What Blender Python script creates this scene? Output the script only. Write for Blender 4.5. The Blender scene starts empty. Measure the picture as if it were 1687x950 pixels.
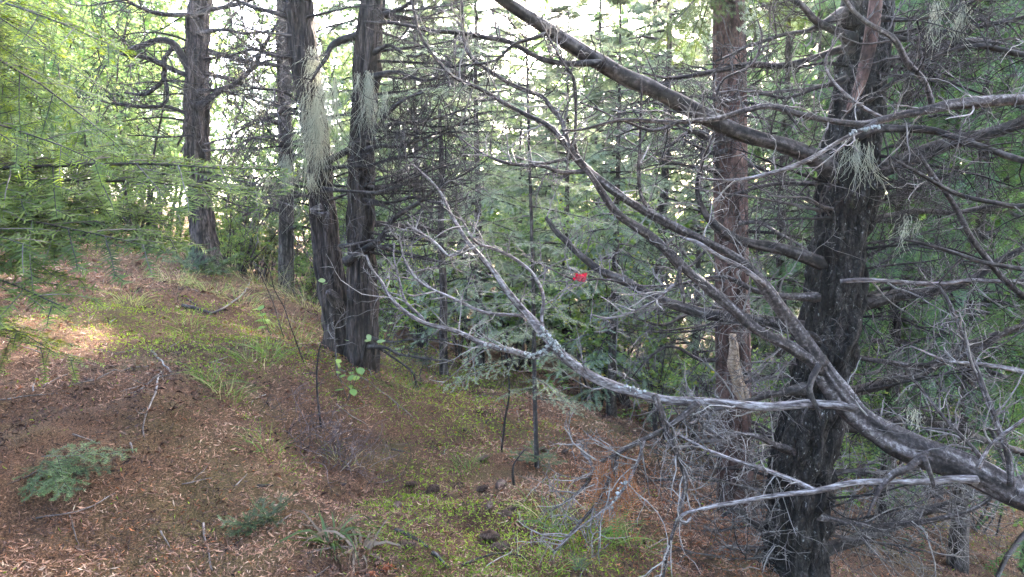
import bpy, math
import numpy as np
from mathutils import Vector, Matrix

# ------------------------------------------------------------------ camera, sky, sun, exposure
sc = bpy.context.scene
CAM_Z, PITCH, F = 1.55, math.radians(6.0), 1099.0          # F: focal length in photo pixels (1687 wide)
cam_d = bpy.data.cameras.new('camera'); cam = bpy.data.objects.new('camera', cam_d)
sc.collection.objects.link(cam)
cam_d.sensor_width = 36.0; cam_d.lens = 36.0 * F / 1687.0
cam_d.clip_start = 0.05; cam_d.clip_end = 1000
cam.location = (0, 0, CAM_Z); cam.rotation_euler = (math.pi / 2 - PITCH, 0, 0)
sc.camera = cam

SUN_AZ, SUN_EL = math.radians(24), math.radians(22)
world = bpy.data.worlds.new('World'); sc.world = world; world.use_nodes = True
wn = world.node_tree; bg = wn.nodes['Background']
sky = wn.nodes.new('ShaderNodeTexSky'); sky.sky_type = 'NISHITA'; sky.sun_disc = False
sky.sun_elevation = SUN_EL; sky.sun_rotation = SUN_AZ; sky.air_density = .65; sky.dust_density = 3.5; sky.ozone_density = .3
wn.links.new(sky.outputs[0], bg.inputs[0]); bg.inputs[1].default_value = 0.15
sl = bpy.data.lights.new('sun', 'SUN'); sl.energy = 2.0; sl.angle = math.radians(0.6); sl.color = (1, .93, .82)
sun = bpy.data.objects.new('sun', sl); sc.collection.objects.link(sun)
sdir = Vector((math.sin(SUN_AZ) * math.cos(SUN_EL), math.cos(SUN_AZ) * math.cos(SUN_EL), math.sin(SUN_EL)))
sun.rotation_euler = sdir.to_track_quat('Z', 'Y').to_euler(); sun.location = sdir * 60
vs = sc.view_settings; vs.view_transform = 'Standard'; vs.look = 'None'; vs.gamma = 1; vs.exposure = 5.6
vs.use_curve_mapping = False
cy = sc.cycles; cy.max_bounces = 6; cy.diffuse_bounces = 3; cy.glossy_bounces = 1; cy.transmission_bounces = 3
cy.transparent_max_bounces = 4; cy.use_denoising = True; cy.denoising_prefilter = 'ACCURATE'; cy.sample_clamp_indirect = .6; cy.sample_clamp_direct = 1.5; cy.caustics_reflective = False

# ------------------------------------------------------------------ numeric helpers
RNG = np.random.default_rng(7)
def rng_(s): return np.random.default_rng(s)
CP, SP = math.cos(PITCH), math.sin(PITCH)
def P(px, py, d):
    """a point that stands d metres ahead, seen in direction (px, py)"""
    u = (px - 843.5) / F; v = (475 - py) / F
    s = d / (CP + v * SP)
    return np.array([u * s, d, CAM_Z + (v * CP - SP) * s])

def norm(a): return a / np.maximum(np.linalg.norm(a, axis=-1, keepdims=True), 1e-9)
def hash3(i, j, k, s):
    h = (i * 374761393 + j * 668265263 + k * 2147483647 + s * 974634777) & 0xffffffff
    h = ((h ^ (h >> 13)) * 1274126177) & 0xffffffff
    return ((h ^ (h >> 16)) & 0xffff) / 65535.0
def vnoise(p, s=0):
    p = np.asarray(p, float); f = np.floor(p); i = f.astype(np.int64); t = p - f; t = t * t * (3 - 2 * t)
    r = 0
    for a in (0, 1):
        for b in (0, 1):
            for c in (0, 1):
                w = (t[..., 0] if a else 1 - t[..., 0]) * (t[..., 1] if b else 1 - t[..., 1]) * (t[..., 2] if c else 1 - t[..., 2])
                r = r + w * hash3(i[..., 0] + a, i[..., 1] + b, i[..., 2] + c, s)
    return r
def n2(x, y, f, s): return vnoise(np.stack([x * f, y * f, np.zeros_like(x)], -1), s) - .5

# ------------------------------------------------------------------ terrain
CTRL = [P(*a) for a in [(0, 950, 2.4), (400, 950, 2.55), (843, 950, 2.75), (1250, 950, 3.3), (0, 700, 3.2), (0, 520, 4.6),
    (0, 420, 6.6), (340, 435, 8.5), (480, 525, 6.6), (575, 597, 6.0), (640, 615, 6.0), (545, 770, 4.0), (300, 700, 3.4),
    (480, 620, 4.75), (720, 640, 6.5), (880, 775, 4.4), (960, 685, 6.0), (1100, 800, 4.7), (1215, 865, 5.0), (1650, 950, 6),
    (1650, 760, 12), (843, 610, 9), (650, 565, 10), (500, 505, 10.5), (200, 440, 7.5), (700, 850, 3.35)]]
CTRL += [np.array(a, float) for a in [(0, 0, 0), (-3, 0, .55), (3, 0, -.75), (0, -8, .2), (-10, 4, 2.5), (-12, 15, 2.0), (-25, 35, 3.5),
    (-25, 0, 6), (0, 22, -.9), (0, 45, -2.2), (10, 12, -2.7), (14, 4, -3.8), (25, 30, -6), (25, -10, -6), (-10, -20, 3), (10, -20, -2), (2.2, 3.6, -.85),
    (-60, 60, 7), (60, 60, -14), (0, 110, -8), (-110, 110, 10), (110, 110, -22), (-110, -110, 18), (110, -110, -22), (-4.5, 2.5, 1.05), (4.5, 3.5, -1.5)]]
CTRL = np.array(CTRL)
def _phi(r2): return np.where(r2 > 0, .5 * r2 * np.log(np.maximum(r2, 1e-12)), 0)
def _fit():
    n = len(CTRL); d2 = ((CTRL[:, None, :2] - CTRL[None, :, :2]) ** 2).sum(-1)
    A = np.zeros((n + 3, n + 3)); A[:n, :n] = _phi(d2) + np.eye(n) * .35
    Q = np.c_[np.ones(n), CTRL[:, :2]]; A[:n, n:] = Q; A[n:, :n] = Q.T
    return np.linalg.solve(A, np.r_[CTRL[:, 2], 0, 0, 0])
RW = _fit()
def G(x, y):
    x = np.asarray(x, float); y = np.asarray(y, float); sh = x.shape; x = x.ravel(); y = y.ravel()
    out = RW[-3] + RW[-2] * x + RW[-1] * y
    for k in range(len(CTRL)): out = out + RW[k] * _phi((x - CTRL[k, 0]) ** 2 + (y - CTRL[k, 1]) ** 2)
    out = out + .10 * n2(x, y, 1.1, 3) + .075 * n2(x, y, 3.1, 4) + .045 * n2(x, y, 8.0, 5) + .02 * n2(x, y, 19.0, 6)
    xc = -1.24 + .35 * n2(y, y * 0, 1.3, 8) + .12 * n2(x, y, 5., 9) - .13 * (y - 4.2)
    out = out + .17 * (1 / (1 + np.exp(np.clip((x - xc) / .07, -30, 30))) - .5) * np.exp(-((y - 4.35) / .95) ** 4) * np.exp(-((x + 1.3) / 1.1) ** 4)
    return out.reshape(sh)
def g1(x, y): return float(G(np.array([x]), np.array([y]))[0])
def on_ground(px, py):
    """where the line of sight meets the terrain"""
    ds = np.arange(1.6, 30, .01); u = (px - 843.5) / F; v = (475 - py) / F; k = ds / (CP + v * SP)
    x, z = u * k, CAM_Z + (v * CP - SP) * k; h = G(x, ds); i = int(np.argmax(z < h)) if (z < h).any() else len(ds) - 1
    return np.array([x[i], ds[i], h[i]])

# ------------------------------------------------------------------ mesh collecting
class MB:
    def __init__(s): s.V = []; s.T = []; s.M = []; s.A = []; s.n = 0
    def add(s, V, T, tint=None, mat=0):
        V = np.asarray(V, float).reshape(-1, 3); T = np.asarray(T, np.int64).reshape(-1, 3)
        s.V.append(V); s.T.append(T + s.n); s.n += len(V)
        s.M.append(np.full(len(T), mat, np.int32))
        if tint is None: tint = RNG.random()
        av = np.full(len(V), .5); av[T.ravel()] = np.repeat(np.broadcast_to(np.asarray(tint, float), (len(T),)), 3); s.A.append(av)
        return s
    def mesh(s, name, mats, smooth=True):
        me = bpy.data.meshes.new(name)
        V = np.concatenate(s.V) if s.V else np.zeros((0, 3)); T = np.concatenate(s.T) if s.T else np.zeros((0, 3), int)
        me.vertices.add(len(V)); me.vertices.foreach_set('co', V.astype(np.float32).ravel())
        me.loops.add(len(T) * 3); me.loops.foreach_set('vertex_index', T.astype(np.int32).ravel())
        me.polygons.add(len(T)); me.polygons.foreach_set('loop_start', np.arange(0, len(T) * 3, 3, dtype=np.int32))
        if not isinstance(mats, (list, tuple)): mats = [mats]
        for m in mats: me.materials.append(m)
        me.polygons.foreach_set('material_index', np.concatenate(s.M))
        me.update(calc_edges=True)
        at = me.attributes.new('tint', 'FLOAT', 'POINT'); at.data.foreach_set('value', np.concatenate(s.A).astype(np.float32))
        if smooth: me.polygons.foreach_set('use_smooth', np.ones(len(T), bool))
        return me
    def obj(s, name, mats, parent=None, smooth=True, loc=None):
        """links one mesh object; parts are stored relative to their thing's base"""
        off = np.zeros(3)
        if parent is not None: off = np.array(parent.matrix_world.translation if parent.parent is None else parent.parent.location + parent.location)
        elif loc is not None: off = np.asarray(loc, float)
        s.V = [v - off for v in s.V]
        o = bpy.data.objects.new(name, s.mesh(name, mats, smooth)); sc.collection.objects.link(o)
        if parent is not None: o.parent = parent
        elif loc is not None: o.location = off
        return o

def tag(o, label=None, cat=None, group=None, kind=None):
    if label: o['label'] = label
    if cat: o['category'] = cat
    if group: o['group'] = group
    if kind: o['kind'] = kind
    return o
def thing(name, label, cat, loc, group=None):
    o = bpy.data.objects.new(name, None); o.empty_display_size = .1; sc.collection.objects.link(o)
    o.location = loc; o.matrix_world = Matrix.Translation(Vector(loc)); return tag(o, label, cat, group)
def copy_tree(o, parent=None):
    c = o.copy(); sc.collection.objects.link(c); c.parent = parent
    if parent is not None: c.matrix_parent_inverse = o.matrix_parent_inverse
    for ch in list(o.children): copy_tree(ch, c)
    return c

def smooth_path(pts, step):
    """Catmull-Rom through rows of (x, y, z, r), resampled about every step metres"""
    p = np.asarray(pts, float)
    if len(p) < 2: return p
    p = np.vstack([2 * p[0] - p[1], p, 2 * p[-1] - p[-2]]); out = []
    for i in range(1, len(p) - 2):
        n = max(2, int(np.linalg.norm(p[i + 1, :3] - p[i, :3]) / step))
        t = np.linspace(0, 1, n, endpoint=False)[:, None]
        a, b, c, d = p[i - 1], p[i], p[i + 1], p[i + 2]
        out.append(.5 * (2 * b + (c - a) * t + (2 * a - 5 * b + 4 * c - d) * t ** 2 + (3 * b - a - 3 * c + d) * t ** 3))
    out.append(p[-2][None]); q = np.vstack(out); q[:, 3] = np.maximum(q[:, 3], .0008); return q
def frames(pts):
    t = norm(np.gradient(pts, axis=0)); n = len(pts)
    a = np.array([0, 0, 1.]) if abs(t[0, 2]) < .9 else np.array([1., 0, 0])
    u = norm(np.cross(t[0], a)); U = [u]
    for i in range(1, n):
        u = u - t[i] * (u @ t[i]); u = u / (np.linalg.norm(u) + 1e-9); U.append(u)
    U = np.array(U); return t, U, np.cross(t, U)
def tube(mb, path, sides=8, rough=0., fs=0., seed=0, tint=None, mat=0, cap=True, fib=0.):
    """path rows (x, y, z, r); rough = knobbly radius, fs = lumps per metre, fib = lengthwise ridges"""
    p = path[:, :3]; r = path[:, 3]; t, U, W = frames(p); n = len(p)
    th = np.linspace(0, 2 * math.pi, sides, endpoint=False)
    s = np.r_[0, np.cumsum(np.linalg.norm(np.diff(p, axis=0), axis=1))]
    cs, sn = np.cos(th), np.sin(th)
    R = np.repeat(r[:, None], sides, 1)
    if rough or fib:
        TH, S = np.meshgrid(th, s)
        q = np.stack([np.cos(TH) * 1.3, np.sin(TH) * 1.3, S * fs], -1)
        R = R * (1 + rough * (vnoise(q + 11.3, seed) - .5) * 2)
        if fib:
            q2 = np.stack([np.cos(TH) * 3.5, np.sin(TH) * 3.5, S * fs * .5], -1)
            R = R * (1 + fib * (np.abs(vnoise(q2 + 5.1, seed + 1) - .5) * 2 - .4))
    V = p[:, None] + R[..., None] * (cs[None, :, None] * U[:, None] + sn[None, :, None] * W[:, None])
    i = np.arange(n - 1)[:, None] * sides; j = np.arange(sides)[None]; j2 = (j + 1) % sides
    a, b, c, d = i + j, i + j2, i + sides + j2, i + sides + j
    T = np.concatenate([np.stack([a, b, c], -1).reshape(-1, 3), np.stack([a, c, d], -1).reshape(-1, 3)])
    V = V.reshape(-1, 3)
    if cap:
        m = len(V); V = np.vstack([V, p[0] - t[0] * r[0] * .3, p[-1] + t[-1] * r[-1] * .6])
        jj = np.arange(sides); T = np.vstack([T, np.c_[np.full(sides, m), (jj + 1) % sides, jj],
                                               np.c_[np.full(sides, m + 1), (n - 1) * sides + jj, (n - 1) * sides + (jj + 1) % sides]])
    if (rough or fib) and sides >= 8:
        TH, S = np.meshgrid(th, s[:-1]); rr_ = max(r.max(), .004)
        k1 = np.stack([np.cos(TH) * (4.2 if sides < 40 else 5.5), np.sin(TH) * (4.2 if sides < 40 else 5.5), S * min(22, (.5 if sides < 40 else 1.1) / rr_)], -1) + 3.7; k2 = k1 * np.array([2.3, 2.3, 1.6]) + 9.1
        tf = np.clip(.5 + 1.15 * (vnoise(k1, seed + 3) - .5) + .8 * (vnoise(k2, seed + 4) - .5), 0, 1).ravel()
        tint = np.r_[tf, tf, np.full(len(T) - 2 * len(tf), .4)]
    mb.add(V, T, tint, mat)

def wander(rng, st, dr, ln, K, curl=.2, grav=0.):
    N = len(st); Q = np.zeros((N, K, 3)); Q[:, 0] = st; d = norm(dr)
    for k in range(1, K):
        d = norm(d + rng.normal(0, curl, (N, 3)) + np.array([0, 0, 1.]) * np.asarray(grav).reshape(-1, 1))
        Q[:, k] = Q[:, k - 1] + d * (np.asarray(ln) / (K - 1)).reshape(-1, 1)
    return Q
def tubes(mb, Q, r0, r1, sides=3, tint=None, mat=0):
    N, K = Q.shape[:2]
    if N == 0: return
    t = norm(np.gradient(Q, axis=1)); ref = np.where(np.abs(t[..., 2:3]) < .9, [[[0, 0, 1.]]], [[[1., 0, 0]]])
    U = norm(np.cross(t, ref)); W = np.cross(t, U)
    r = (np.asarray(r0).reshape(-1, 1) * (1 - np.linspace(0, 1, K)) + np.asarray(r1).reshape(-1, 1) * np.linspace(0, 1, K))
    th = np.linspace(0, 2 * math.pi, sides, endpoint=False)
    V = Q[:, :, None] + r[:, :, None, None] * (np.cos(th)[None, None, :, None] * U[:, :, None] + np.sin(th)[None, None, :, None] * W[:, :, None])
    b = (np.arange(N) * K * sides)[:, None, None] + (np.arange(K - 1) * sides)[None, :, None]
    j = np.arange(sides)[None, None]; j2 = (j + 1) % sides
    a, bb, c, d = b + j, b + j2, b + sides + j2, b + sides + j
    T = np.concatenate([np.stack([a, bb, c], -1).reshape(-1, 3), np.stack([a, c, d], -1).reshape(-1, 3)])
    if tint is None: tn = np.tile(np.repeat(RNG.random(N), (K - 1) * sides), 2)
    else: tn = tint
    mb.add(V, T, tn, mat)
def on_path(rng, path, N, t0, t1, ang=(40, 75)):
    p = path[:, :3]; s = np.r_[0, np.cumsum(np.linalg.norm(np.diff(p, axis=0), axis=1))]
    t = rng.uniform(t0, t1, N) * s[-1]
    pos = np.stack([np.interp(t, s, p[:, k]) for k in range(3)], 1); rad = np.interp(t, s, path[:, 3])
    tn = norm(np.stack([np.interp(t, s, np.gradient(p[:, k], s + np.arange(len(s)) * 1e-7)) for k in range(3)], 1))
    pr = norm(np.cross(tn, norm(rng.normal(size=(N, 3))))); a = np.radians(rng.uniform(*ang, N))[:, None]
    return pos, norm(np.cos(a) * tn + np.sin(a) * pr), rad, t / s[-1]
def on_paths(rng, Q, per, t0, t1, ang=(35, 70)):
    N, K = Q.shape[:2]; idx = np.repeat(np.arange(N), per); M = len(idx)
    t = rng.uniform(t0, t1, M) * (K - 1); k = np.minimum(t.astype(int), K - 2); f = (t - k)[:, None]
    pos = Q[idx, k] * (1 - f) + Q[idx, k + 1] * f; tn = norm(Q[idx, k + 1] - Q[idx, k])
    pr = norm(np.cross(tn, norm(rng.normal(size=(M, 3))))); a = np.radians(rng.uniform(*ang, M))[:, None]
    return pos, norm(np.cos(a) * tn + np.sin(a) * pr), idx, t / (K - 1)
def twiggery(mb, path, n, ln, seed, curl=.22, grav=.0, r=.0035, per=3, per2=0, t0=.15, ang=(40, 80), squash=1.):
    """fine dead twigs growing out of a limb: n side twigs, each with per smaller ones (and per2 on those)"""
    rng = rng_(seed); pos, dr, rad, t = on_path(rng, path, n, t0, 1., ang)
    dr = norm(dr * np.array([1, squash, 1]))
    L = ln * rng.uniform(.35, 1.25, n) * (1.05 - .5 * t)
    Q = wander(rng, pos, dr, L, 7, curl, grav); r0 = np.minimum(r * rng.uniform(.6, 1.5, n), rad * .7); tubes(mb, Q, r0, r0 * .35, 4)
    if per:
        p2, d2, ix, tt = on_paths(rng, Q, per, .15, .95); L2 = L[ix] * rng.uniform(.2, .6, len(ix))
        Q2 = wander(rng, p2, d2, L2, 5, curl * 1.15, grav); r2 = r0[ix] * rng.uniform(.4, .65, len(ix)); tubes(mb, Q2, r2, r2 * .4, 3)
        if per2:
            p3, d3, i3, _ = on_paths(rng, Q2, per2, .2, .95); L3 = L2[i3] * rng.uniform(.3, .6, len(i3))
            Q3 = wander(rng, p3, d3, L3, 4, curl, grav); tubes(mb, Q3, r2[i3] * .6, r2[i3] * .3, 3)

# ------------------------------------------------------------------ materials
def nt(name):
    m = bpy.data.materials.new(name); m.use_nodes = True; t = m.node_tree
    return m, t, t.nodes['Principled BSDF'], t.nodes['Material Output']
def N(t, kind, **kw):
    n = t.nodes.new('ShaderNode' + kind)
    for k, v in kw.items():
        if k in n.inputs.keys(): n.inputs[k].default_value = v
        else: setattr(n, k, v)
    return n
def ramp(t, stops):
    n = t.nodes.new('ShaderNodeValToRGB'); e = n.color_ramp.elements
    while len(e) < len(stops): e.new(.5)
    for el, (p, c) in zip(e, stops): el.position = p; el.color = (*c, 1)
    return n
def coords(t, scale):
    tc = N(t, 'TexCoord'); mp = N(t, 'Mapping'); mp.inputs['Scale'].default_value = scale
    t.links.new(tc.outputs['Object'], mp.inputs[0]); return mp
def bark(name, dark, mid, light, scale=(9, 9, 1.6), bump=.6, spot=None, spot_amt=.62, rough=.85, moss=None, moss_amt=.6, crack=.8):
    m, t, b, out = nt(name); L = t.links.new
    mp = coords(t, scale); n1 = N(t, 'TexNoise', Scale=1.5, Detail=8, Roughness=.65); L(mp.outputs[0], n1.inputs[0])
    mp2 = coords(t, (scale[0] * 2.2, scale[1] * 2.2, scale[2] * 3)); vo = N(t, 'TexVoronoi', feature='DISTANCE_TO_EDGE', Scale=1.2)
    L(mp2.outputs[0], vo.inputs[0])
    nf = N(t, 'TexNoise', Scale=3.2, Detail=6, Roughness=.75); L(mp2.outputs[0], nf.inputs[0])
    av = N(t, 'Math', operation='MULTIPLY_ADD'); L(nf.outputs[0], av.inputs[0]); av.inputs[1].default_value = 1.1; L(n1.outputs[0], av.inputs[2])
    sv = N(t, 'Math', operation='SUBTRACT'); L(av.outputs[0], sv.inputs[0]); sv.inputs[1].default_value = .55
    r1 = ramp(t, [(.3, dark), (.5, mid), (.72, light)]); L(sv.outputs[0], r1.inputs[0]); col = r1.outputs[0]
    wv = N(t, 'MixRGB'); wv.inputs[0].default_value = .12; L(mp2.outputs[0], wv.inputs[1]); L(nf.outputs[1], wv.inputs[2]); L(wv.outputs[0], vo.inputs[0])
    rc = ramp(t, [(.0, (.22, .2, .19)), (.10, (.75, .74, .73)), (.2, (1, 1, 1))]); L(vo.outputs[0], rc.inputs[0])
    mc = N(t, 'MixRGB', blend_type='MULTIPLY'); mc.inputs[0].default_value = crack; L(col, mc.inputs[1]); L(rc.outputs[0], mc.inputs[2]); col = mc.outputs[0]
    if spot:
        mp3 = coords(t, (26, 26, 16)); n3 = N(t, 'TexNoise', Scale=2.0, Detail=6, Roughness=.7); L(mp3.outputs[0], n3.inputs[0])
        r3 = ramp(t, [(spot_amt, (0, 0, 0)), (spot_amt + .06, (1, 1, 1))]); L(n3.outputs[0], r3.inputs[0])
        mx = N(t, 'MixRGB'); L(r3.outputs[0], mx.inputs[0]); L(col, mx.inputs[1]); mx.inputs[2].default_value = (*spot, 1); col = mx.outputs[0]
    if moss:
        mp4 = coords(t, (3, 3, 2)); n4 = N(t, 'TexNoise', Scale=1.3, Detail=7, Roughness=.7); L(mp4.outputs[0], n4.inputs[0])
        r4 = ramp(t, [(moss_amt, (0, 0, 0)), (moss_amt + .1, (1, 1, 1))]); L(n4.outputs[0], r4.inputs[0])
        mx = N(t, 'MixRGB'); L(r4.outputs[0], mx.inputs[0]); L(col, mx.inputs[1]); mx.inputs[2].default_value = (*moss, 1); col = mx.outputs[0]
    at = N(t, 'Attribute', attribute_name='tint'); rp = ramp(t, [(.2, (.3, .29, .28)), (.5, (.85, .85, .85)), (.85, (1.0, 1.0, 1.0))]); L(at.outputs['Fac'], rp.inputs[0])
    mt = N(t, 'MixRGB', blend_type='MULTIPLY'); mt.inputs[0].default_value = 1; L(col, mt.inputs[1]); L(rp.outputs[0], mt.inputs[2]); col = mt.outputs[0]
    L(col, b.inputs['Base Color']); b.inputs['Roughness'].default_value = rough; b.inputs['Specular IOR Level'].default_value = .12
    ad = N(t, 'Math', operation='MULTIPLY_ADD'); L(vo.outputs[0], ad.inputs[0]); ad.inputs[1].default_value = .7; L(n1.outputs[0], ad.inputs[2])
    bp = N(t, 'Bump', Strength=bump, Distance=.02); L(ad.outputs[0], bp.inputs['Height']); L(bp.outputs[0], b.inputs['Normal'])
    return m
def wood(name, stops, rough=.6, spec=.4, bump=.4, stretch=(30, 30, 30)):
    """dead twigs and weathered branches: colour by piece, plus streaks"""
    m, t, b, out = nt(name); L = t.links.new
    at = N(t, 'Attribute', attribute_name='tint'); mp = coords(t, stretch); n1 = N(t, 'TexNoise', Scale=1.0, Detail=6, Roughness=.7); L(mp.outputs[0], n1.inputs[0])
    ad = N(t, 'Math', operation='MULTIPLY_ADD'); L(at.outputs['Fac'], ad.inputs[0]); ad.inputs[1].default_value = .7; ct = N(t, 'Math', operation='MULTIPLY'); L(n1.outputs[0], ct.inputs[0]); ct.inputs[1].default_value = 1.9; L(ct.outputs[0], ad.inputs[2])
    sb = N(t, 'Math', operation='SUBTRACT'); L(ad.outputs[0], sb.inputs[0]); sb.inputs[1].default_value = .80
    r = ramp(t, stops); L(sb.outputs[0], r.inputs[0]); L(r.outputs[0], b.inputs['Base Color'])
    b.inputs['Roughness'].default_value = rough; b.inputs['Specular IOR Level'].default_value = spec
    bp = N(t, 'Bump', Strength=bump, Distance=.008); L(n1.outputs[0], bp.inputs['Height']); L(bp.outputs[0], b.inputs['Normal'])
    return m
def leafy(name, stops, trans=.45, rough=.5, gloss=.025, vary=.3):
    m, t, b, out = nt(name); L = t.links.new; t.nodes.remove(b)
    at = N(t, 'Attribute', attribute_name='tint'); oi = N(t, 'ObjectInfo')
    ad = N(t, 'Math', operation='MULTIPLY_ADD'); L(oi.outputs['Random'], ad.inputs[0]); ad.inputs[1].default_value = vary; L(at.outputs['Fac'], ad.inputs[2])
    sb = N(t, 'Math', operation='SUBTRACT'); L(ad.outputs[0], sb.inputs[0]); sb.inputs[1].default_value = vary / 2
    r = ramp(t, stops); L(sb.outputs[0], r.inputs[0])
    d = N(t, 'BsdfDiffuse'); tr = N(t, 'BsdfTranslucent'); gl = N(t, 'BsdfGlossy', Roughness=rough)
    hs = N(t, 'HueSaturation', Hue=.485, Saturation=1.15, Value=1.35); L(r.outputs[0], hs.inputs['Color'])
    L(r.outputs[0], d.inputs[0]); L(hs.outputs[0], tr.inputs[0]); gl.inputs[0].default_value = (.8, .85, .9, 1)
    m1 = N(t, 'MixShader'); m1.inputs[0].default_value = trans; L(d.outputs[0], m1.inputs[1]); L(tr.outputs[0], m1.inputs[2])
    m2 = N(t, 'MixShader'); m2.inputs[0].default_value = gloss; L(m1.outputs[0], m2.inputs[1]); L(gl.outputs[0], m2.inputs[2])
    L(m2.outputs[0], out.inputs[0]); return m

M = {}
M['bark_plated'] = bark('bark_plated', (.007, .0055, .005), (.02, .016, .0135), (.055, .047, .04), (16, 16, 6.), 1., spot=(.20, .20, .19), spot_amt=.61, moss=(.07, .08, .03), moss_amt=.66, rough=.8)
M['bark_twin'] = bark('bark_twin', (.014, .010, .008), (.04, .029, .024), (.095, .073, .06), (14, 14, 1.3), .8)
M['bark_left'] = bark('bark_left', (.02, .015, .012), (.055, .041, .034), (.12, .09, .073), (13, 13, 2.0), .8)
M['bark_red'] = bark('bark_red', (.03, .016, .012), (.08, .043, .033), (.15, .09, .07), (6, 6, 2.2), .35, spot=(.2, .17, .16), spot_amt=.70, crack=.35)
M['bark_far'] = bark('bark_far', (.025, .02, .017), (.06, .048, .04), (.13, .11, .09), (9, 9, 2), .5, moss=(.10, .11, .05), moss_amt=.62)
M['dead_dark'] = wood('dead_dark', [(.1, (.008, .006, .0055)), (.5, (.024, .019, .0165)), (.95, (.085, .07, .063))], .8, .14)
M['dead_grey'] = wood('dead_grey', [(.1, (.009, .0066, .0057)), (.42, (.029, .022, .019)), (.7, (.068, .054, .049)), (1, (.19, .163, .152))], .8, .14, .6, (70, 30, 70))
M['bleached'] = wood('bleached', [(.1, (.02, .0145, .013)), (.45, (.075, .06, .055)), (.95, (.24, .212, .205))], .8, .14, .5, (24, 80, 80))
M['twig_dark'] = wood('twig_dark', [(.1, (.012, .010, .009)), (.6, (.034, .028, .025)), (1, (.10, .085, .08))], .85, .12, .1)
M['twig_pale'] = wood('twig_pale', [(.1, (.03, .024, .021)), (.5, (.085, .07, .061)), (1, (.22, .195, .175))], .65, .3, .1)
M['stick'] = wood('stick', [(.1, (.025, .018, .014)), (.5, (.075, .057, .047)), (1, (.22, .185, .16))], .7, .3, .2)
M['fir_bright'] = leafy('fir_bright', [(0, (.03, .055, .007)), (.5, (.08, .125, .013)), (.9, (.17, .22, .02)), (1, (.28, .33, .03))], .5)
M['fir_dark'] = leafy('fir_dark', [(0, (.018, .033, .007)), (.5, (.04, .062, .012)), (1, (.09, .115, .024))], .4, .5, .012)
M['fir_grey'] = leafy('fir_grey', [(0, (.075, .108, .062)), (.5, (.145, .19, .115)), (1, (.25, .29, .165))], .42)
M['cedar'] = leafy('cedar', [(0, (.02, .05, .016)), (.5, (.045, .095, .025)), (1, (.10, .16, .04))], .45)
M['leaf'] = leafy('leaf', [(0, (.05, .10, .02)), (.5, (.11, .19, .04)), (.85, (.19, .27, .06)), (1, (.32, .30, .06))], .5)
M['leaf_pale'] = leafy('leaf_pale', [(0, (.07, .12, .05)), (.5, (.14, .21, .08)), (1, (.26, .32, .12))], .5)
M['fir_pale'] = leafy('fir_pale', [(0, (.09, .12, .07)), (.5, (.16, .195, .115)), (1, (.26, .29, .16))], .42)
M['fir_sprig'] = leafy('fir_sprig', [(0, (.018, .036, .010)), (.5, (.036, .062, .017)), (1, (.085, .12, .034))], .3)
M['lichen'] = leafy('lichen', [(0, (.26, .27, .21)), (.5, (.40, .40, .31)), (1, (.56, .53, .38))], .45, .8, .0)
M['crust'] = wood('crust', [(.1, (.11, .112, .10)), (.5, (.19, .192, .175)), (1, (.33, .33, .305))], .85, .2, .6, (60, 60, 60))
M['grass'] = leafy('grass', [(0, (.04, .075, .012)), (.6, (.085, .14, .028)), (.85, (.17, .19, .06)), (1, (.30, .25, .13))], .45, .5, .02)
M['strap'] = leafy('strap', [(0, (.03, .052, .010)), (.35, (.055, .075, .02)), (.55, (.07, .05, .03)), (1, (.13, .095, .065))], .3, .6, .02)
M['moss'] = leafy('moss', [(0, (.045, .075, .012)), (.5, (.11, .17, .024)), (1, (.22, .30, .042))], .35, .7, .0)
M['litter'] = leafy('litter', [(0, (.022, .011, .007)), (.28, (.09, .045, .026)), (.6, (.21, .111, .066)), (.88, (.29, .168, .104)), (1, (.37, .26, .175))], .15, .6, .02, .0)
M['litter_red'] = leafy('litter_red', [(0, (.07, .026, .012)), (.5, (.215, .088, .04)), (1, (.38, .18, .09))], .2, .7, .0, .0)
M['cone'] = wood('cone', [(.1, (.02, .012, .009)), (.5, (.065, .037, .026)), (1, (.15, .095, .07))], .8, .2, .3)
M['red'] = leafy('red', [(0, (.16, .012, .012)), (1, (.30, .035, .03))], .5, .6, .02)
M['splinter'] = wood('splinter', [(.1, (.10, .065, .04)), (.5, (.26, .18, .12)), (1, (.45, .35, .26))], .8, .1, .5, (30, 30, 60))
M['brush'] = wood('brush', [(.1, (.025, .017, .016)), (.5, (.07, .052, .05)), (1, (.17, .135, .135))], .85, .1, .1)
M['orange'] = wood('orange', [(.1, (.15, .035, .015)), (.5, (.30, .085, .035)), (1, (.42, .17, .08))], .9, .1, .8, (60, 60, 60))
M['rust'] = leafy('rust', [(0, (.10, .045, .02)), (.5, (.24, .11, .05)), (1, (.40, .22, .10))], .35, .7, 0.)

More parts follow.
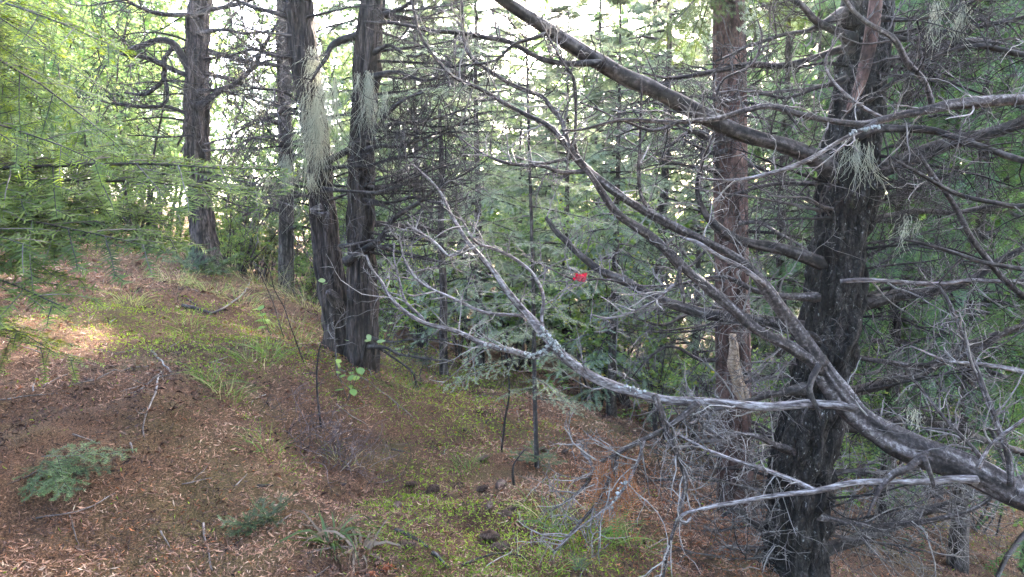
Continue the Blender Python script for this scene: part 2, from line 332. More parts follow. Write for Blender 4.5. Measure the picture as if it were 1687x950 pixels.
def ground_material():
    m, t, b, out = nt('forest_floor'); L = t.links.new
    mp = coords(t, (1, 1, 1))
    na = N(t, 'TexNoise', Scale=110, Detail=8, Roughness=.8); nb = N(t, 'TexNoise', Scale=1.6, Detail=6, Roughness=.6); nc = N(t, 'TexNoise', Scale=.9, Detail=7, Roughness=.65)
    for n in (na, nb, nc): L(mp.outputs[0], n.inputs[0])
    r = ramp(t, [(.36, (.014, .008, .005)), (.5, (.075, .04, .022)), (.64, (.20, .112, .062))]); L(na.outputs[0], r.inputs[0])
    rd = ramp(t, [(.32, (.32, .3, .28)), (.5, (1, 1, 1))]); L(nb.outputs[0], rd.inputs[0])
    mu = N(t, 'MixRGB', blend_type='MULTIPLY'); mu.inputs[0].default_value = .8; L(r.outputs[0], mu.inputs[1]); L(rd.outputs[0], mu.inputs[2])
    rg = ramp(t, [(.50, (0, 0, 0)), (.64, (1, 1, 1))]); L(nc.outputs[0], rg.inputs[0])
    rm = ramp(t, [(.3, (.05, .055, .018)), (.7, (.15, .16, .045))]); L(na.outputs[0], rm.inputs[0])
    mx = N(t, 'MixRGB'); f = N(t, 'Math', operation='MULTIPLY'); L(rg.outputs[0], f.inputs[0]); f.inputs[1].default_value = .3
    L(f.outputs[0], mx.inputs[0]); L(mu.outputs[0], mx.inputs[1]); L(rm.outputs[0], mx.inputs[2])
    L(mx.outputs[0], b.inputs['Base Color']); b.inputs['Roughness'].default_value = .95; b.inputs['Specular IOR Level'].default_value = .1
    bp = N(t, 'Bump', Strength=1., Distance=.03); L(na.outputs[0], bp.inputs['Height']); L(bp.outputs[0], b.inputs['Normal'])
    return m
M['ground'] = ground_material()

# ------------------------------------------------------------------ ground sheet
def build_ground():
    n = 380; t = np.linspace(-1, 1, n); a = 3.0; bb = math.asinh(130 / a)
    xs = a * np.sinh(bb * t); ys = a * np.sinh(bb * t) + 3.5
    X, Y = np.meshgrid(xs, ys); Z = G(X, Y)
    V = np.stack([X, Y, Z], -1).reshape(-1, 3); i = np.arange(n - 1)[:, None] * n + np.arange(n - 1)[None]; i = i.ravel()
    T = np.vstack([np.c_[i, i + 1, i + n + 1], np.c_[i, i + n + 1, i + n]])
    o = MB().add(V, T, .5).obj('ground', M['ground']); tag(o, 'sloping forest floor of brown litter and moss', None, kind='structure')
build_ground()

# masks for what grows where
def gauss(x, y, cx, cy_, rx, ry): return np.exp(-((x - cx) / rx) ** 2 - ((y - cy_) / ry) ** 2)
def green_mask(x, y):
    g = 1.6 * gauss(x, y, -2.25, 5.5, .95, .9) + .9 * gauss(x, y, -3.2, 5.2, .8, .6) + 1.1 * gauss(x, y, -.6, 5.2, .75, 1.6) + .9 * gauss(x, y, .35, 3.0, .75, .6) + .5 * gauss(x, y, -.7, 3.2, .6, .5)
    g = g + .9 * gauss(x, y, -1, 8, 2.5, 1.5) + .4 * gauss(x, y, -2.2, 4.2, 1, .6)
    g = g - .75 * gauss(x, y, -1.9, 2.7, 1.5, 1.0) - .35 * gauss(x, y, .1, 3.9, .6, .5)
    return g + 1.3 * n2(x, y, .9, 21) + 1.0 * n2(x, y, 3.1, 22)
def red_mask(x, y): return gauss(x, y, -1.75, 5.6, .45, .5) + 1.3 * gauss(x, y, 1.0, 4.7, 1.0, 1.3) + .9 * gauss(x, y, 1.6, 3.6, .5, .6) + .7 * n2(x, y, 1.4, 31)

def scatter(rng, n, d0=1.4, d1=11, wide=.95):
    d = np.exp(rng.uniform(math.log(d0), math.log(d1), n)); x = rng.uniform(-1, 1, n) * (wide * d + .4); return x, d
def chips(name, n, lo, hi, wlo, whi, mat, tintf, keep, seed, lift=.012, tilt=.35, d1=11):
    rng = rng_(seed); x, y = scatter(rng, n, d1=d1); k = keep(x, y, rng); x, y = x[k], y[k]; n = len(x); z = G(x, y)
    a = rng.uniform(0, 2 * math.pi, n); tl = rng.normal(0, tilt, n); sc_ = 1 + np.maximum(0, y - 3) * .16
    L = rng.uniform(lo, hi, n) * sc_; w = rng.uniform(wlo, whi, n) * sc_
    d = np.stack([np.cos(a) * np.cos(tl), np.sin(a) * np.cos(tl), np.sin(tl)], 1); s = norm(np.cross(d, [0, 0, 1.])) ; s[:, 2] += rng.normal(0, .35, n); s = norm(s)
    c = np.stack([x, y, z + lift * rng.random(n) + np.abs(np.sin(tl)) * L * .5], 1)
    up = norm(np.cross(s, d)); bend = (rng.normal(0, .12, n) * L)[:, None]
    V = np.stack([c - d * L[:, None] / 2, c + s * w[:, None] / 2 + up * bend, c + d * L[:, None] / 2, c - s * w[:, None] / 2 + up * bend], 1)
    b = np.arange(n)[:, None] * 4; T = np.concatenate([b + [[0, 1, 2]], b + [[0, 2, 3]]])
    tn = tintf(x, y, rng); return MB().add(V, T, np.r_[tn, tn]).obj(name, mat, smooth=False)
def lit_t(x, y, r): return np.clip(.43 + .55 * n2(x, y, 1.3, 41) + .75 * n2(x, y, 5, 42) + r.normal(0, .27, len(x)), 0, 1)
tag(chips('needle_litter', 130000, .012, .046, .003, .0062, M['litter'], lit_t, lambda x, y, r: (r.random(len(x)) > .75 * np.clip(green_mask(x, y) - .4, 0, 1)) & (r.random(len(x)) > 2.2 * np.clip(n2(x, y, 2.3, 47) + .5 * n2(x, y, 7, 48) - .1, 0, .4)), 1),
    'brown fallen needles and leaf scraps covering the slope', 'leaf litter', kind='stuff')
tag(chips('fine_needle_litter', 160000, .008, .025, .0024, .0046, M['litter'], lambda x, y, r: np.clip(lit_t(x, y, r) - .04, 0, 1), lambda x, y, r: r.random(len(x)) > .6 * np.clip(green_mask(x, y) - .4, 0, 1), 4, .028, .8),
    'fine crumbled needles matted between the larger scraps', 'leaf litter', kind='stuff')
tag(chips('russet_litter', 80000, .012, .034, .003, .006, M['litter_red'], lambda x, y, r: np.clip(.45 + r.normal(0, .22, len(x)), 0, 1),
    lambda x, y, r: r.random(len(x)) < np.clip(red_mask(x, y), 0.02, 1), 2, .018), 'russet dead needles heaped by the trunk bases', 'leaf litter', kind='stuff')
tag(chips('moss_carpet', 260000, .010, .028, .0024, .0048, M['moss'], lambda x, y, r: np.clip(.45 + .7 * n2(x, y, 2.2, 44) + r.normal(0, .2, len(x)), 0, 1),
    lambda x, y, r: r.random(len(x)) < np.clip(green_mask(x, y) - .22, .012, .95), 3, .02, .6), 'patchy yellow green moss creeping over the litter', 'moss', kind='stuff')

# ------------------------------------------------------------------ foliage prototypes
def needles(mb, Q, per, ln, w, fwd=.55, flat=None, seed=0, tint0=.5, spread=.25, mat=0, droop=0., tip=True):
    """flat rows of needles on both sides of every twig in Q"""
    rng = rng_(seed); Nn, K = Q.shape[:2]
    t = np.tile(np.linspace(.04, 1, per), (Nn, 1)) * (K - 1); k = np.minimum(t.astype(int), K - 2); f = (t - k)[..., None]
    ii = np.arange(Nn)[:, None]; pos = Q[ii, k] * (1 - f) + Q[ii, k + 1] * f; tn = norm(Q[ii, k + 1] - Q[ii, k])
    up = np.array([0, 0, 1.]) if flat is None else flat
    sd = norm(np.cross(tn, up)); V = []; A = []
    tw = np.clip(tint0 + rng.normal(0, spread * .6, (Nn, 1)) + rng.normal(0, spread * .5, (Nn, per)) + .12 * np.linspace(-1, 1, per)[None], 0, 1)
    for sg in (-1, 1):
        d = norm(sd * sg + tn * fwd + rng.normal(0, .18, pos.shape) + np.array([0, 0, 1.]) * (rng.normal(.0, .25, pos.shape[:2])[..., None] - droop))
        l = (ln * rng.uniform(.7, 1.15, pos.shape[:2]) * (1 - .35 * np.linspace(0, 1, per) ** 3)[None])[..., None]
        V.append(np.stack([pos - tn * w / 2, pos + tn * w / 2, pos + d * l], -2)); A.append(tw)
    V = np.stack(V).reshape(-1, 3, 3); mb.add(V, np.arange(len(V) * 3).reshape(-1, 3), np.stack(A).ravel(), mat)

def bough_proto(L, seed, gap=.05, nl=.022, nw=.003, ngap=.006, sub=True, spread=.42, droop=.10, sub_droop=.05, lift=.02):
    """a fir bough along +X: returns (stem mesh builder, needle mesh builder)"""
    rng = rng_(seed); st = MB(); nd = MB(); K = 10
    main = wander(rng, np.zeros((1, 3)), np.array([[1, 0, .12]]), np.array([L]), K, .035, -droop * .3)
    tubes(st, main, L * .0075, .0012, 5)
    n = int(L / gap); t = np.linspace(.06, .97, n); side = np.where(np.arange(n) % 2, 1, -1) * 1.
    kk = t * (K - 1); k = np.minimum(kk.astype(int), K - 2); f = (kk - k)[:, None]
    pos = main[0, k] * (1 - f) + main[0, k + 1] * f; tn = norm(main[0, k + 1] - main[0, k])
    sd = norm(np.cross(tn, [0, 0, 1.])) * side[:, None]; a = np.radians(rng.uniform(42, 62, n))[:, None]
    prof = np.minimum(1, (t + .12) / .35) * (1.06 - t) ** .8; ln = L * spread * prof * rng.uniform(.65, 1.15, n) + .03
    S = wander(rng, pos, norm(np.cos(a) * tn + np.sin(a) * sd), ln, 6, .06, -sub_droop); tubes(st, S, .0022, .0008, 3)
    groups = [main, S]
    if sub:
        P2, D2, LL = [], [], []
        for i in range(n):
            m = int(ln[i] / (gap * .95))
            if m < 1: continue
            tt = np.linspace(.15, .9, m) * 5; k = np.minimum(tt.astype(int), 4); f = (tt - k)[:, None]
            p = S[i, k] * (1 - f) + S[i, k + 1] * f; tg = norm(S[i, k + 1] - S[i, k]); s2 = norm(np.cross(tg, [0, 0, 1.])) * np.where(np.arange(m) % 2, 1, -1)[:, None]
            P2.append(p); D2.append(norm(tg * .72 + s2 * .7)); LL.append(ln[i] * .42 * (1.1 - tt / 5) * rng.uniform(.6, 1.1, m) + .02)
        P2 = np.vstack(P2); D2 = np.vstack(D2); LL = np.concatenate(LL)
        S2 = wander(rng, P2, D2, LL, 4, .06, -sub_droop); tubes(st, S2, .0013, .0006, 3); groups.append(S2)
    for gi, Q in enumerate(groups):
        lens = np.linalg.norm(np.diff(Q, axis=1), axis=2).sum(1)
        for lo, hi in ((0, .05), (.05, .1), (.1, .2), (.2, .4), (.4, 9)):
            sel = (lens >= lo) & (lens < hi)
            if sel.any(): needles(nd, Q[sel], max(4, int(lens[sel].mean() / ngap)), nl, nw, seed=seed * 7 + gi, tint0=.42 + .1 * (gi == len(groups) - 1))
    return st, nd
BOUGH = {}
def bough_mesh(key, mat, **kw):
    st, nd = bough_proto(**kw); BOUGH[key] = (st.mesh('bough', M['twig_dark']), nd.mesh('needles', M[mat], smooth=False), kw['L'])
for i in range(3):
    bough_mesh(('bright', i), 'fir_bright', L=1.5, seed=50 + i, gap=.062, nl=.026, nw=.006, ngap=.009, spread=.40, sub_droop=.09, droop=.16)
    bough_mesh(('dark', i), 'fir_dark', L=1.3, seed=60 + i, gap=.05, nl=.03, nw=.0055, ngap=.0075, spread=.42, sub_droop=.07, droop=.1)
    bough_mesh(('grey', i), 'fir_pale', L=1.0, seed=70 + i, gap=.065, nl=.026, nw=.006, ngap=.010, spread=.42, sub_droop=.05, droop=.12)
    bough_mesh(('cedar', i), 'cedar', L=1.6, seed=80 + i, gap=.075, nl=.034, nw=.010, ngap=.022, spread=.36, sub_droop=.16, droop=.2)
    bough_mesh(('small', i), 'fir_sprig', L=.3, seed=90 + i, gap=.034, nl=.024, nw=.0055, ngap=.006, spread=.5, sub_droop=.02, droop=.05, sub=(i == 0))
def frame_xz(base, tip, roll=0.):
    base = Vector(base); tip = Vector(tip); x = (tip - base); L = x.length; x.normalize()
    up = Vector((0, 0, 1)); y = up.cross(x)
    if y.length < .05: y = Vector((0, 1, 0)).cross(x)
    y.normalize(); z = x.cross(y); R = Matrix((x, y, z)).transposed() @ Matrix.Rotation(roll, 3, 'X'); return R, L
def place_bough(parent, key, base, tip, roll=0., name='bough'):
    sm, nm, L0 = BOUGH[key]; R, L = frame_xz(base, tip, roll); s = L / L0
    o = bpy.data.objects.new(name, sm); sc.collection.objects.link(o)
    mt = Matrix.Translation(Vector(base)) @ R.to_4x4() @ Matrix.Scale(s, 4)
    if parent is not None:
        mt = Matrix.Translation(-Vector(parent.location)) @ mt; o.parent = parent
    o.matrix_basis = mt
    c = bpy.data.objects.new('needles', nm); sc.collection.objects.link(c); c.parent = o; c['kind'] = 'stuff'
    return o

def crown_mesh(name, mat, H, R, z0, nb, seed, droop=.12, rise=.1, ns=13, nleaf=13, ll=.075, lw=.016, hang=0., taper=.75, top=1.):
    """conifer crown from z0 to H: limbs in whorls, flat side sprays, many leaf-sized faces"""
    rng = rng_(seed); mb = MB()
    u = np.sort(rng.random(nb)) ** .85; z = z0 + (H - z0) * u * top; az = np.arange(nb) * 2.399 + rng.normal(0, .4, nb)
    ln = (R * (1 - u * .93) ** taper * rng.uniform(.6, 1.1, nb)) + .15
    st = np.stack([np.zeros(nb), np.zeros(nb), z], 1); dr = np.stack([np.cos(az), np.sin(az), np.full(nb, rise) + .5 * u ** 2], 1)
    Q = wander(rng, st, dr, ln, 7, .07, -droop); tubes(mb, Q, .012 + .012 * ln, .003, 4, mat=1)
    p, d, ix, t = on_paths(rng, Q, ns * 2, .12, 1., (45, 65)); tg = norm(Q[ix, 6] - Q[ix, 0]); sd = norm(np.cross(tg, [0, 0, 1.])) * np.where(rng.random(len(ix)) < .5, -1, 1)[:, None]
    d = norm(tg * .6 + sd * .8 + np.array([0, 0, -hang]) + rng.normal(0, .12, d.shape)); l2 = ln[ix] * .42 * np.minimum(1, (t + .1) / .4) * (1.15 - t) * rng.uniform(.5, 1.1, len(ix)) + .08
    S = wander(rng, p, d, l2, 5, .1, -.08 - hang * .35)
    tw = np.clip(.45 + rng.normal(0, .14, len(ix)), 0, 1)
    for q in np.array_split(np.arange(len(ix)), 4):
        needles(mb, S[q], nleaf, ll, lw, .7, seed=seed + int(q[0]), tint0=float(.45 + rng.normal(0, .05)), spread=.3, droop=hang * .6)
    return mb.mesh(name, [M[mat], M['twig_dark']], smooth=False)
def trunk_mesh(name, mat, H, r, seed, lean=.0, sides=12):
    rng = rng_(seed); n = 14; z = np.linspace(-.5, H, n); pth = np.c_[np.cumsum(rng.normal(0, .02, n)) * H / 14, np.cumsum(rng.normal(0, .02, n)) * H / 14, z, r * (1 - .88 * np.clip(z, 0, H) / H)]
    pth[:, :2] -= pth[1, :2]; pth[0, 3] *= 1.5; pth[1, 3] *= 1.15
    mb = MB(); tube(mb, smooth_path(pth, .35), sides, .1, 2, seed); return mb.mesh(name, M[mat])
def dead_skirt(name, H0, H1, n, seed, ln=1.2, mat='twig_dark', r=.006, grav=-.03):
    rng = rng_(seed); mb = MB(); pth = np.array([[0, 0, H0, .08], [0, 0, H1, .08]], float); pth = smooth_path(pth, .3)
    twiggery(mb, pth, n, ln, seed, .14, grav, r, 5, 2, 0, (70, 100)); return mb.mesh(name, M[mat])

PROTO = {}
def conifer_proto(key, bark_m, leaf_m, H, r, R, z0, nb, seed, skirt=None, **kw):
    PROTO[key] = (trunk_mesh('trunk', bark_m, H, r, seed), crown_mesh('crown', leaf_m, H, R, z0, nb, seed + 1, **kw),
                  dead_skirt('dead_twigs', skirt[0], skirt[1], skirt[2], seed + 2, skirt[3]) if skirt else None)
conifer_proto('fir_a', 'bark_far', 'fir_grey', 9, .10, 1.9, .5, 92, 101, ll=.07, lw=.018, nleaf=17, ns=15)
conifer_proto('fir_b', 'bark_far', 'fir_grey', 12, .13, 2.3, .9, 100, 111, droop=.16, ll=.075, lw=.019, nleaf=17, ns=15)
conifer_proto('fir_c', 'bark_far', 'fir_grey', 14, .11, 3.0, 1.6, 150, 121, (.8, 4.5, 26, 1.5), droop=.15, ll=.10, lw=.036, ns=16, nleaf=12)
conifer_proto('cedar_a', 'bark_far', 'cedar', 13, .12, 2.7, .8, 110, 131, (.5, 3.5, 26, 1.6), droop=.17, hang=.35, ll=.085, lw=.026, ns=15)
conifer_proto('cedar_b', 'bark_far', 'cedar', 15, .12, 3.2, 1.8, 130, 141, (.7, 4.5, 34, 1.8), droop=.2, hang=.5, ll=.10, lw=.036, ns=15, nleaf=12)
conifer_proto('canopy', 'bark_far', 'cedar', 9, .14, 2.8, .2, 60, 151, droop=.14, hang=.3, ll=.11, lw=.028, ns=11, nleaf=10)
def conifer(key, name, x, y, s, rz, label, cat, group):
    tr, cr, sk = PROTO[key]; o = thing(name, label, cat, (x, y, g1(x, y) - .03), group)
    o.rotation_euler = (0, 0, rz); o.scale = (s, s, s * (1 + .1 * math.sin(rz * 3)))
    for nm, me in (('trunk', tr), ('crown', cr), ('dead_twigs', sk)):
        if me is None: continue
        c = bpy.data.objects.new(nm, me); sc.collection.objects.link(c); c.parent = o
        if nm == 'dead_twigs': c['kind'] = 'stuff'
    return o

def shrub_meshes(seed, H, R, nst, nleaf, ll, mat, sparse=.0):
    rng = rng_(seed); st = MB(); lf = MB()
    a = rng.uniform(0, 6.28, nst); Q = wander(rng, np.c_[rng.normal(0, .08, (nst, 2)), np.full(nst, -.05)], np.c_[np.cos(a) * .5, np.sin(a) * .5, np.ones(nst)], H * rng.uniform(.6, 1.1, nst), 8, .14, .02)
    tubes(st, Q, .012 * H / 2, .003, 5)
    p, d, ix, t = on_paths(rng, Q, 7, .25, 1., (35, 75)); S = wander(rng, p, d, R * rng.uniform(.3, .9, len(ix)), 6, .16, .0); tubes(st, S, .004, .0015, 3)
    p, d, _, _ = on_paths(rng, S, 4, .2, 1., (35, 70)); S2 = wander(rng, p, d, R * rng.uniform(.12, .4, len(p)), 4, .18, 0); tubes(st, S2, .002, .001, 3)
    per = max(1, nleaf // len(p)); lp, ld, _, _ = on_paths(rng, S2, per, .2, 1., (30, 80)); n = len(lp)
    nrm = norm(np.array([0, 0, 1.]) + rng.normal(0, .45, (n, 3))); ld = norm(ld - nrm * (ld * nrm).sum(1, keepdims=True)); sd = np.cross(nrm, ld)
    l = (ll * rng.uniform(.6, 1.2, n))[:, None]; w = l * .33; c = lp + ld * l * .1
    V = np.stack([c, c + ld * l * .5 + sd * w - nrm * l * .05, c + ld * l, c + ld * l * .5 - sd * w - nrm * l * .05], 1)
    b = np.arange(n)[:, None] * 4; tn = np.clip(.45 + rng.normal(0, .22, n), 0, 1)
    lf.add(V, np.concatenate([b + [[0, 1, 2]], b + [[0, 2, 3]]]), np.r_[tn, tn])
    return st.mesh('stems', M['twig_dark']), lf.mesh('leaves', M[mat], smooth=False)
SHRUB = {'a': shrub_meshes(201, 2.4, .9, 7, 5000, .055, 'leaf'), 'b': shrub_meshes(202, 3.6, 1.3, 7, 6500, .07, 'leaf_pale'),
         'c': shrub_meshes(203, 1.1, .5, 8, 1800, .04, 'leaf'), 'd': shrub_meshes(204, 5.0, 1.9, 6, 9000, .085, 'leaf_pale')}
def shrub(k, x, y, s, rz, label, group, name='shrub', cat='shrub'):
    o = thing(name, label, cat, (x, y, g1(x, y)), group); o.rotation_euler = (0, 0, rz); o.scale = (s, s, s)
    for nm, me in zip(('stems', 'leaves'), SHRUB[k]):
        c = bpy.data.objects.new(nm, me); sc.collection.objects.link(c); c.parent = o
        if nm == 'leaves': c['kind'] = 'stuff'
    return o
# ------------------------------------------------------------------ trees traced from the place
def trace(pts, d0, d1):
    """(px, py, width px[, depth]) rows -> (x, y, z, r) rows; the depth runs evenly from d0 to d1"""
    a = [tuple(p) for p in pts]; xy = np.array([p[:2] for p in a], float)
    s = np.r_[0, np.cumsum(np.linalg.norm(np.diff(xy, axis=0), axis=1))]; s = s / max(s[-1], 1e-6); out = []
    for p, f in zip(a, s):
        d = p[3] if len(p) > 3 else d0 + (d1 - d0) * f
        out.append([*P(p[0], p[1], d), p[2] / 2 / F * d])
    return np.array(out)
def jitter(path, amp, fs, seed):
    p = path.copy(); s = np.r_[0, np.cumsum(np.linalg.norm(np.diff(p[:, :3], axis=0), axis=1))]
    env = np.minimum(1, np.minimum(s, s[-1] - s) / (.12 * s[-1] + 1e-6))
    for k in range(3): p[:, k] += amp * (vnoise(np.stack([s * fs, np.full_like(s, k * 7.3), np.zeros_like(s)], -1), seed) - .5) * 2 * env
    return p
def trunk(parent, pts, d0, d1, mat, top=None, flare=1.5, sides=56, rough=.06, fib=.10, fs=3., seed=1, name='trunk', step=.05):
    path = trace(pts, d0, d1)
    if top is not None: path = np.vstack([path, top])
    p = smooth_path(path, step); hi = p[:, 2] > 4.6; keep_ = ~hi | (np.arange(len(p)) % 8 == 0); keep_[-1] = True; p = p[keep_]; mb = MB(); tube(mb, p, sides, rough, fs, seed, .5, fib=fib); o = mb.obj(name, M[mat], parent); return o, p
LIMB_N = [0]; TT_ = [None]; LT_ = [None]
def limb(parent, pts, d0, d1, mat='dead_dark', n=10, ln=.3, per=3, per2=0, tr=.0035, tm='twig_dark', name='limb', grav=.0, curl=.2, sides=10, rough=.14, fib=.12, jit=.012, t0=.1, label=None, squash=1.):
    LIMB_N[0] += 1; seed = 1000 + LIMB_N[0] * 13
    p = smooth_path(trace(pts, d0, d1), .025 if sides > 8 else .05); p = jitter(p, jit, 5., seed); p[:, 3] *= .88; mb = MB(); tube(mb, p, sides, rough, 9., seed, None, fib=fib)
    o = mb.obj(name, M[mat], parent)
    if label: o['label'] = label
    if n:
        tb = MB(); k_ = 1.55 if parent in (TT_[0], LT_[0]) else 1.8; twiggery(tb, p, int(n * k_), ln * (1. if k_ < 1.6 else 1.3), seed + 1, curl, grav, tr, per + 1, max(per2, 1), t0, squash=squash); c = tb.obj('twigs', M[tm], o); c['kind'] = 'stuff'
    return o, p
def crown_on(parent, at, key='canopy', s=1., rz=0.):
    c = bpy.data.objects.new('crown', PROTO[key][1]); sc.collection.objects.link(c); c.parent = parent
    c.location = Vector(at) - Vector(parent.location); c.rotation_euler = (0, 0, rz); c.scale = (s, s, s); return c
def base_of(px, py, d):
    q = P(px, py, d); return (q[0], q[1], g1(q[0], q[1]))

# --- the dark plated trunk on the right
RT = thing('conifer_tree', 'leaning conifer with dark plated bark and thick dead limbs beside the bleached limb', 'tree', base_of(1295, 1010, 3.7))
_, rt_p = trunk(RT, [(1292, 1080, 136), (1300, 990, 116), (1314, 860, 102), (1330, 710, 95), (1362, 570, 90), (1380, 440, 84), (1396, 310, 84), (1416, 170, 80), (1430, 30, 76), (1437, -60, 74)], 3.7, 3.75, 'bark_plated',
    [[2.35, 3.9, 6.2, .10], [2.5, 4.0, 10.5, .05], [2.55, 4.0, 13, .02]], fib=.36, rough=.12, fs=14, sides=100, seed=5, step=.026)
crown_on(RT, (2.5, 4.0, 8.5), 'canopy', .5, 1.)
limb(RT, [(1385, 292, 44), (1345, 262, 34), (1290, 240, 29), (1230, 225, 28), (1175, 200, 30), (1110, 165, 30), (1040, 130, 30), (975, 95, 30), (920, 60, 26), (880, 32, 24), (840, 5, 22), (790, -30, 20), (720, -80, 14)], 3.7, 2.9, n=26, ln=.22, sides=18, tm='twig_dark', fib=.2)
limb(RT, [(990, 103, 14), (935, 102, 10), (880, 92, 9), (830, 68, 9), (760, 52, 8), (700, 48, 7), (640, 40, 6), (600, 35, 3)], 3.17, 3.3, n=16, ln=.28)
limb(RT, [(900, 55, 9), (880, 62, 8), (845, 73, 6), (815, 100, 5), (780, 108, 4), (740, 112, 3), (690, 128, 2)], 3.1, 3.3, n=10, ln=.25)
limb(RT, [(1375, 440, 34), (1335, 428, 25), (1290, 412, 22), (1240, 400, 20), (1200, 385, 20), (1170, 365, 16), (1155, 340, 12), (1150, 305, 8), (1160, 260, 6), (1178, 215, 3)], 3.7, 3.55, n=18, ln=.3, sides=16, tm='twig_pale')
limb(RT, [(1360, 545, 40), (1290, 535, 26), (1200, 520, 24), (1150, 513, 22), (1080, 490, 19), (1030, 465, 17), (990, 445, 15), (950, 415, 13), (920, 385, 11), (900, 358, 7)], 3.7, 4.3, n=24, ln=.4, sides=16, tm='twig_pale', fib=.2)
limb(RT, [(1350, 490, 22), (1300, 488, 12), (1250, 478, 11), (1215, 462, 10), (1190, 455, 8), (1150, 462, 6), (1110, 470, 5), (1060, 471, 5), (1000, 462, 4), (950, 460, 4), (900, 440, 3), (860, 420, 2)], 3.65, 3.8, 'dead_grey', n=24, ln=.35, tm='twig_pale')
limb(RT, [(1330, 640, 30), (1290, 648, 14), (1250, 655, 10), (1215, 662, 8), (1170, 676, 6)], 3.65, 3.5, n=10, ln=.25, tm='twig_pale')
limb(RT, [(1315, 745, 24), (1275, 735, 14), (1250, 722, 11), (1220, 718, 10), (1190, 722, 9), (1165, 712, 7), (1148, 690, 5), (1140, 660, 3)], 3.65, 3.5, 'dead_grey', n=16, ln=.3, tm='twig_pale', per=4)
limb(RT, [(1315, 890, 30), (1270, 880, 14), (1240, 860, 10), (1215, 840, 8), (1190, 850, 6)], 3.6, 3.7, n=12, ln=.35, tm='twig_pale', per=4)
limb(RT, [(1350, 568, 16), (1338, 550, 12), (1322, 552, 11), (1305, 558, 9)], 3.62, 3.5, n=0)
limb(RT, [(1410, 78, 30), (1380, 82, 14), (1340, 95, 12), (1290, 108, 12), (1240, 110, 12), (1190, 115, 11), (1150, 122, 8), (1105, 128, 6), (1060, 120, 3)], 3.7, 3.6, n=18, ln=.3)
limb(RT, [(1410, 70, 36), (1380, 55, 18), (1345, 38, 14), (1325, 12, 12), (1300, -5, 10), (1260, -40, 7)], 3.7, 3.5, n=14, ln=.3)
limb(RT, [(1390, 20, 24), (1340, 48, 9), (1290, 62, 7), (1230, 82, 6), (1180, 100, 4)], 3.7, 3.5, n=14, ln=.35)
limb(RT, [(1370, 300, 16), (1330, 303, 8), (1290, 302, 8), (1250, 308, 7), (1228, 315, 6), (1180, 330, 4)], 3.75, 4.1, n=10, ln=.3)
limb(RT, [(1395, 130, 16), (1350, 145, 7), (1300, 160, 6), (1250, 155, 4), (1190, 170, 3)], 3.65, 3.6, n=12, ln=.3, tm='twig_pale')
# limbs reaching right
limb(RT, [(1405, 310, 46), (1445, 282, 33), (1490, 265, 30), (1540, 244, 27), (1600, 228, 25), (1650, 212, 22), (1700, 200, 20), (1800, 190, 12)], 3.75, 3.6, n=26, ln=.4, sides=16, fib=.2)
limb(RT, [(1410, 225, 24), (1450, 210, 15), (1520, 212, 14), (1560, 222, 13), (1610, 240, 13), (1650, 252, 12), (1700, 264, 11), (1780, 280, 7)], 3.6, 3.3, n=20, ln=.4, fib=.2)
limb(RT, [(1395, 378, 22), (1440, 362, 12), (1500, 346, 11), (1560, 350, 10), (1620, 342, 9), (1700, 337, 8)], 3.8, 4.1, n=22, ln=.4)
limb(RT, [(1385, 463, 10), (1440, 460, 9), (1500, 465, 9), (1560, 468, 9), (1620, 463, 8), (1700, 462, 7)], 3.5, 3.4, 'bleached', n=12, ln=.35, tm='twig_pale')
limb(RT, [(1380, 505, 44), (1425, 499, 27), (1480, 487, 23), (1540, 478, 19), (1600, 460, 15), (1650, 430, 13), (1720, 395, 10)], 3.75, 3.9, n=24, ln=.45, sides=14, fib=.2)
limb(RT, [(1380, 582, 18), (1410, 590, 10), (1450, 597, 10), (1520, 603, 11), (1570, 590, 11), (1620, 570, 10), (1660, 545, 9), (1720, 520, 7)], 3.7, 3.4, 'dead_grey', n=18, ln=.35, tm='twig_pale')
limb(RT, [(1360, 655, 40), (1400, 646, 22), (1450, 635, 21), (1520, 610, 20), (1580, 580, 18), (1650, 550, 16), (1740, 510, 12)], 3.8, 4.1, n=24, ln=.45, sides=14, fib=.2)
limb(RT, [(1335, 915, 44), (1365, 903, 27), (1420, 885, 24), (1480, 860, 22), (1530, 840, 18), (1600, 815, 14), (1700, 780, 9)], 3.75, 4.1, n=30, ln=.45, sides=14, tm='twig_pale', fib=.2)
limb(RT, [(1345, 850, 20), (1375, 857, 11), (1430, 868, 11), (1500, 862, 11), (1560, 850, 10), (1610, 830, 8), (1660, 800, 5)], 3.6, 3.3, 'dead_grey', n=16, ln=.35, tm='twig_pale')
limb(RT, [(1370, 700, 26), (1420, 705, 16), (1490, 690, 15), (1560, 700, 13), (1640, 730, 12), (1740, 760, 9)], 3.8, 4.3, n=26, ln=.45, tm='twig_dark')
limb(RT, [(1350, 790, 16), (1400, 775, 9), (1460, 782, 8), (1530, 770, 6), (1600, 780, 4)], 3.65, 3.7, n=20, ln=.4, tm='twig_pale', per=4)
limb(RT, [(1435, 112, 24), (1475, 100, 16), (1530, 85, 15), (1600, 70, 14), (1660, 80, 13), (1720, 100, 11)], 3.8, 4.2, n=24, ln=.45, fib=.2)
limb(RT, [(1440, 60, 18), (1500, 62, 8), (1560, 50, 8), (1640, 38, 8), (1720, 20, 7)], 3.7, 3.5, n=22, ln=.4)
limb(RT, [(1445, 30, 14), (1500, 32, 7), (1560, 20, 6), (1620, -10, 5)], 3.6, 3.3, n=18, ln=.4)
limb(RT, [(1430, 165, 12), (1500, 120, 7), (1540, 100, 6), (1590, 60, 5), (1640, 20, 3)], 3.6, 3.4, n=16, ln=.35)
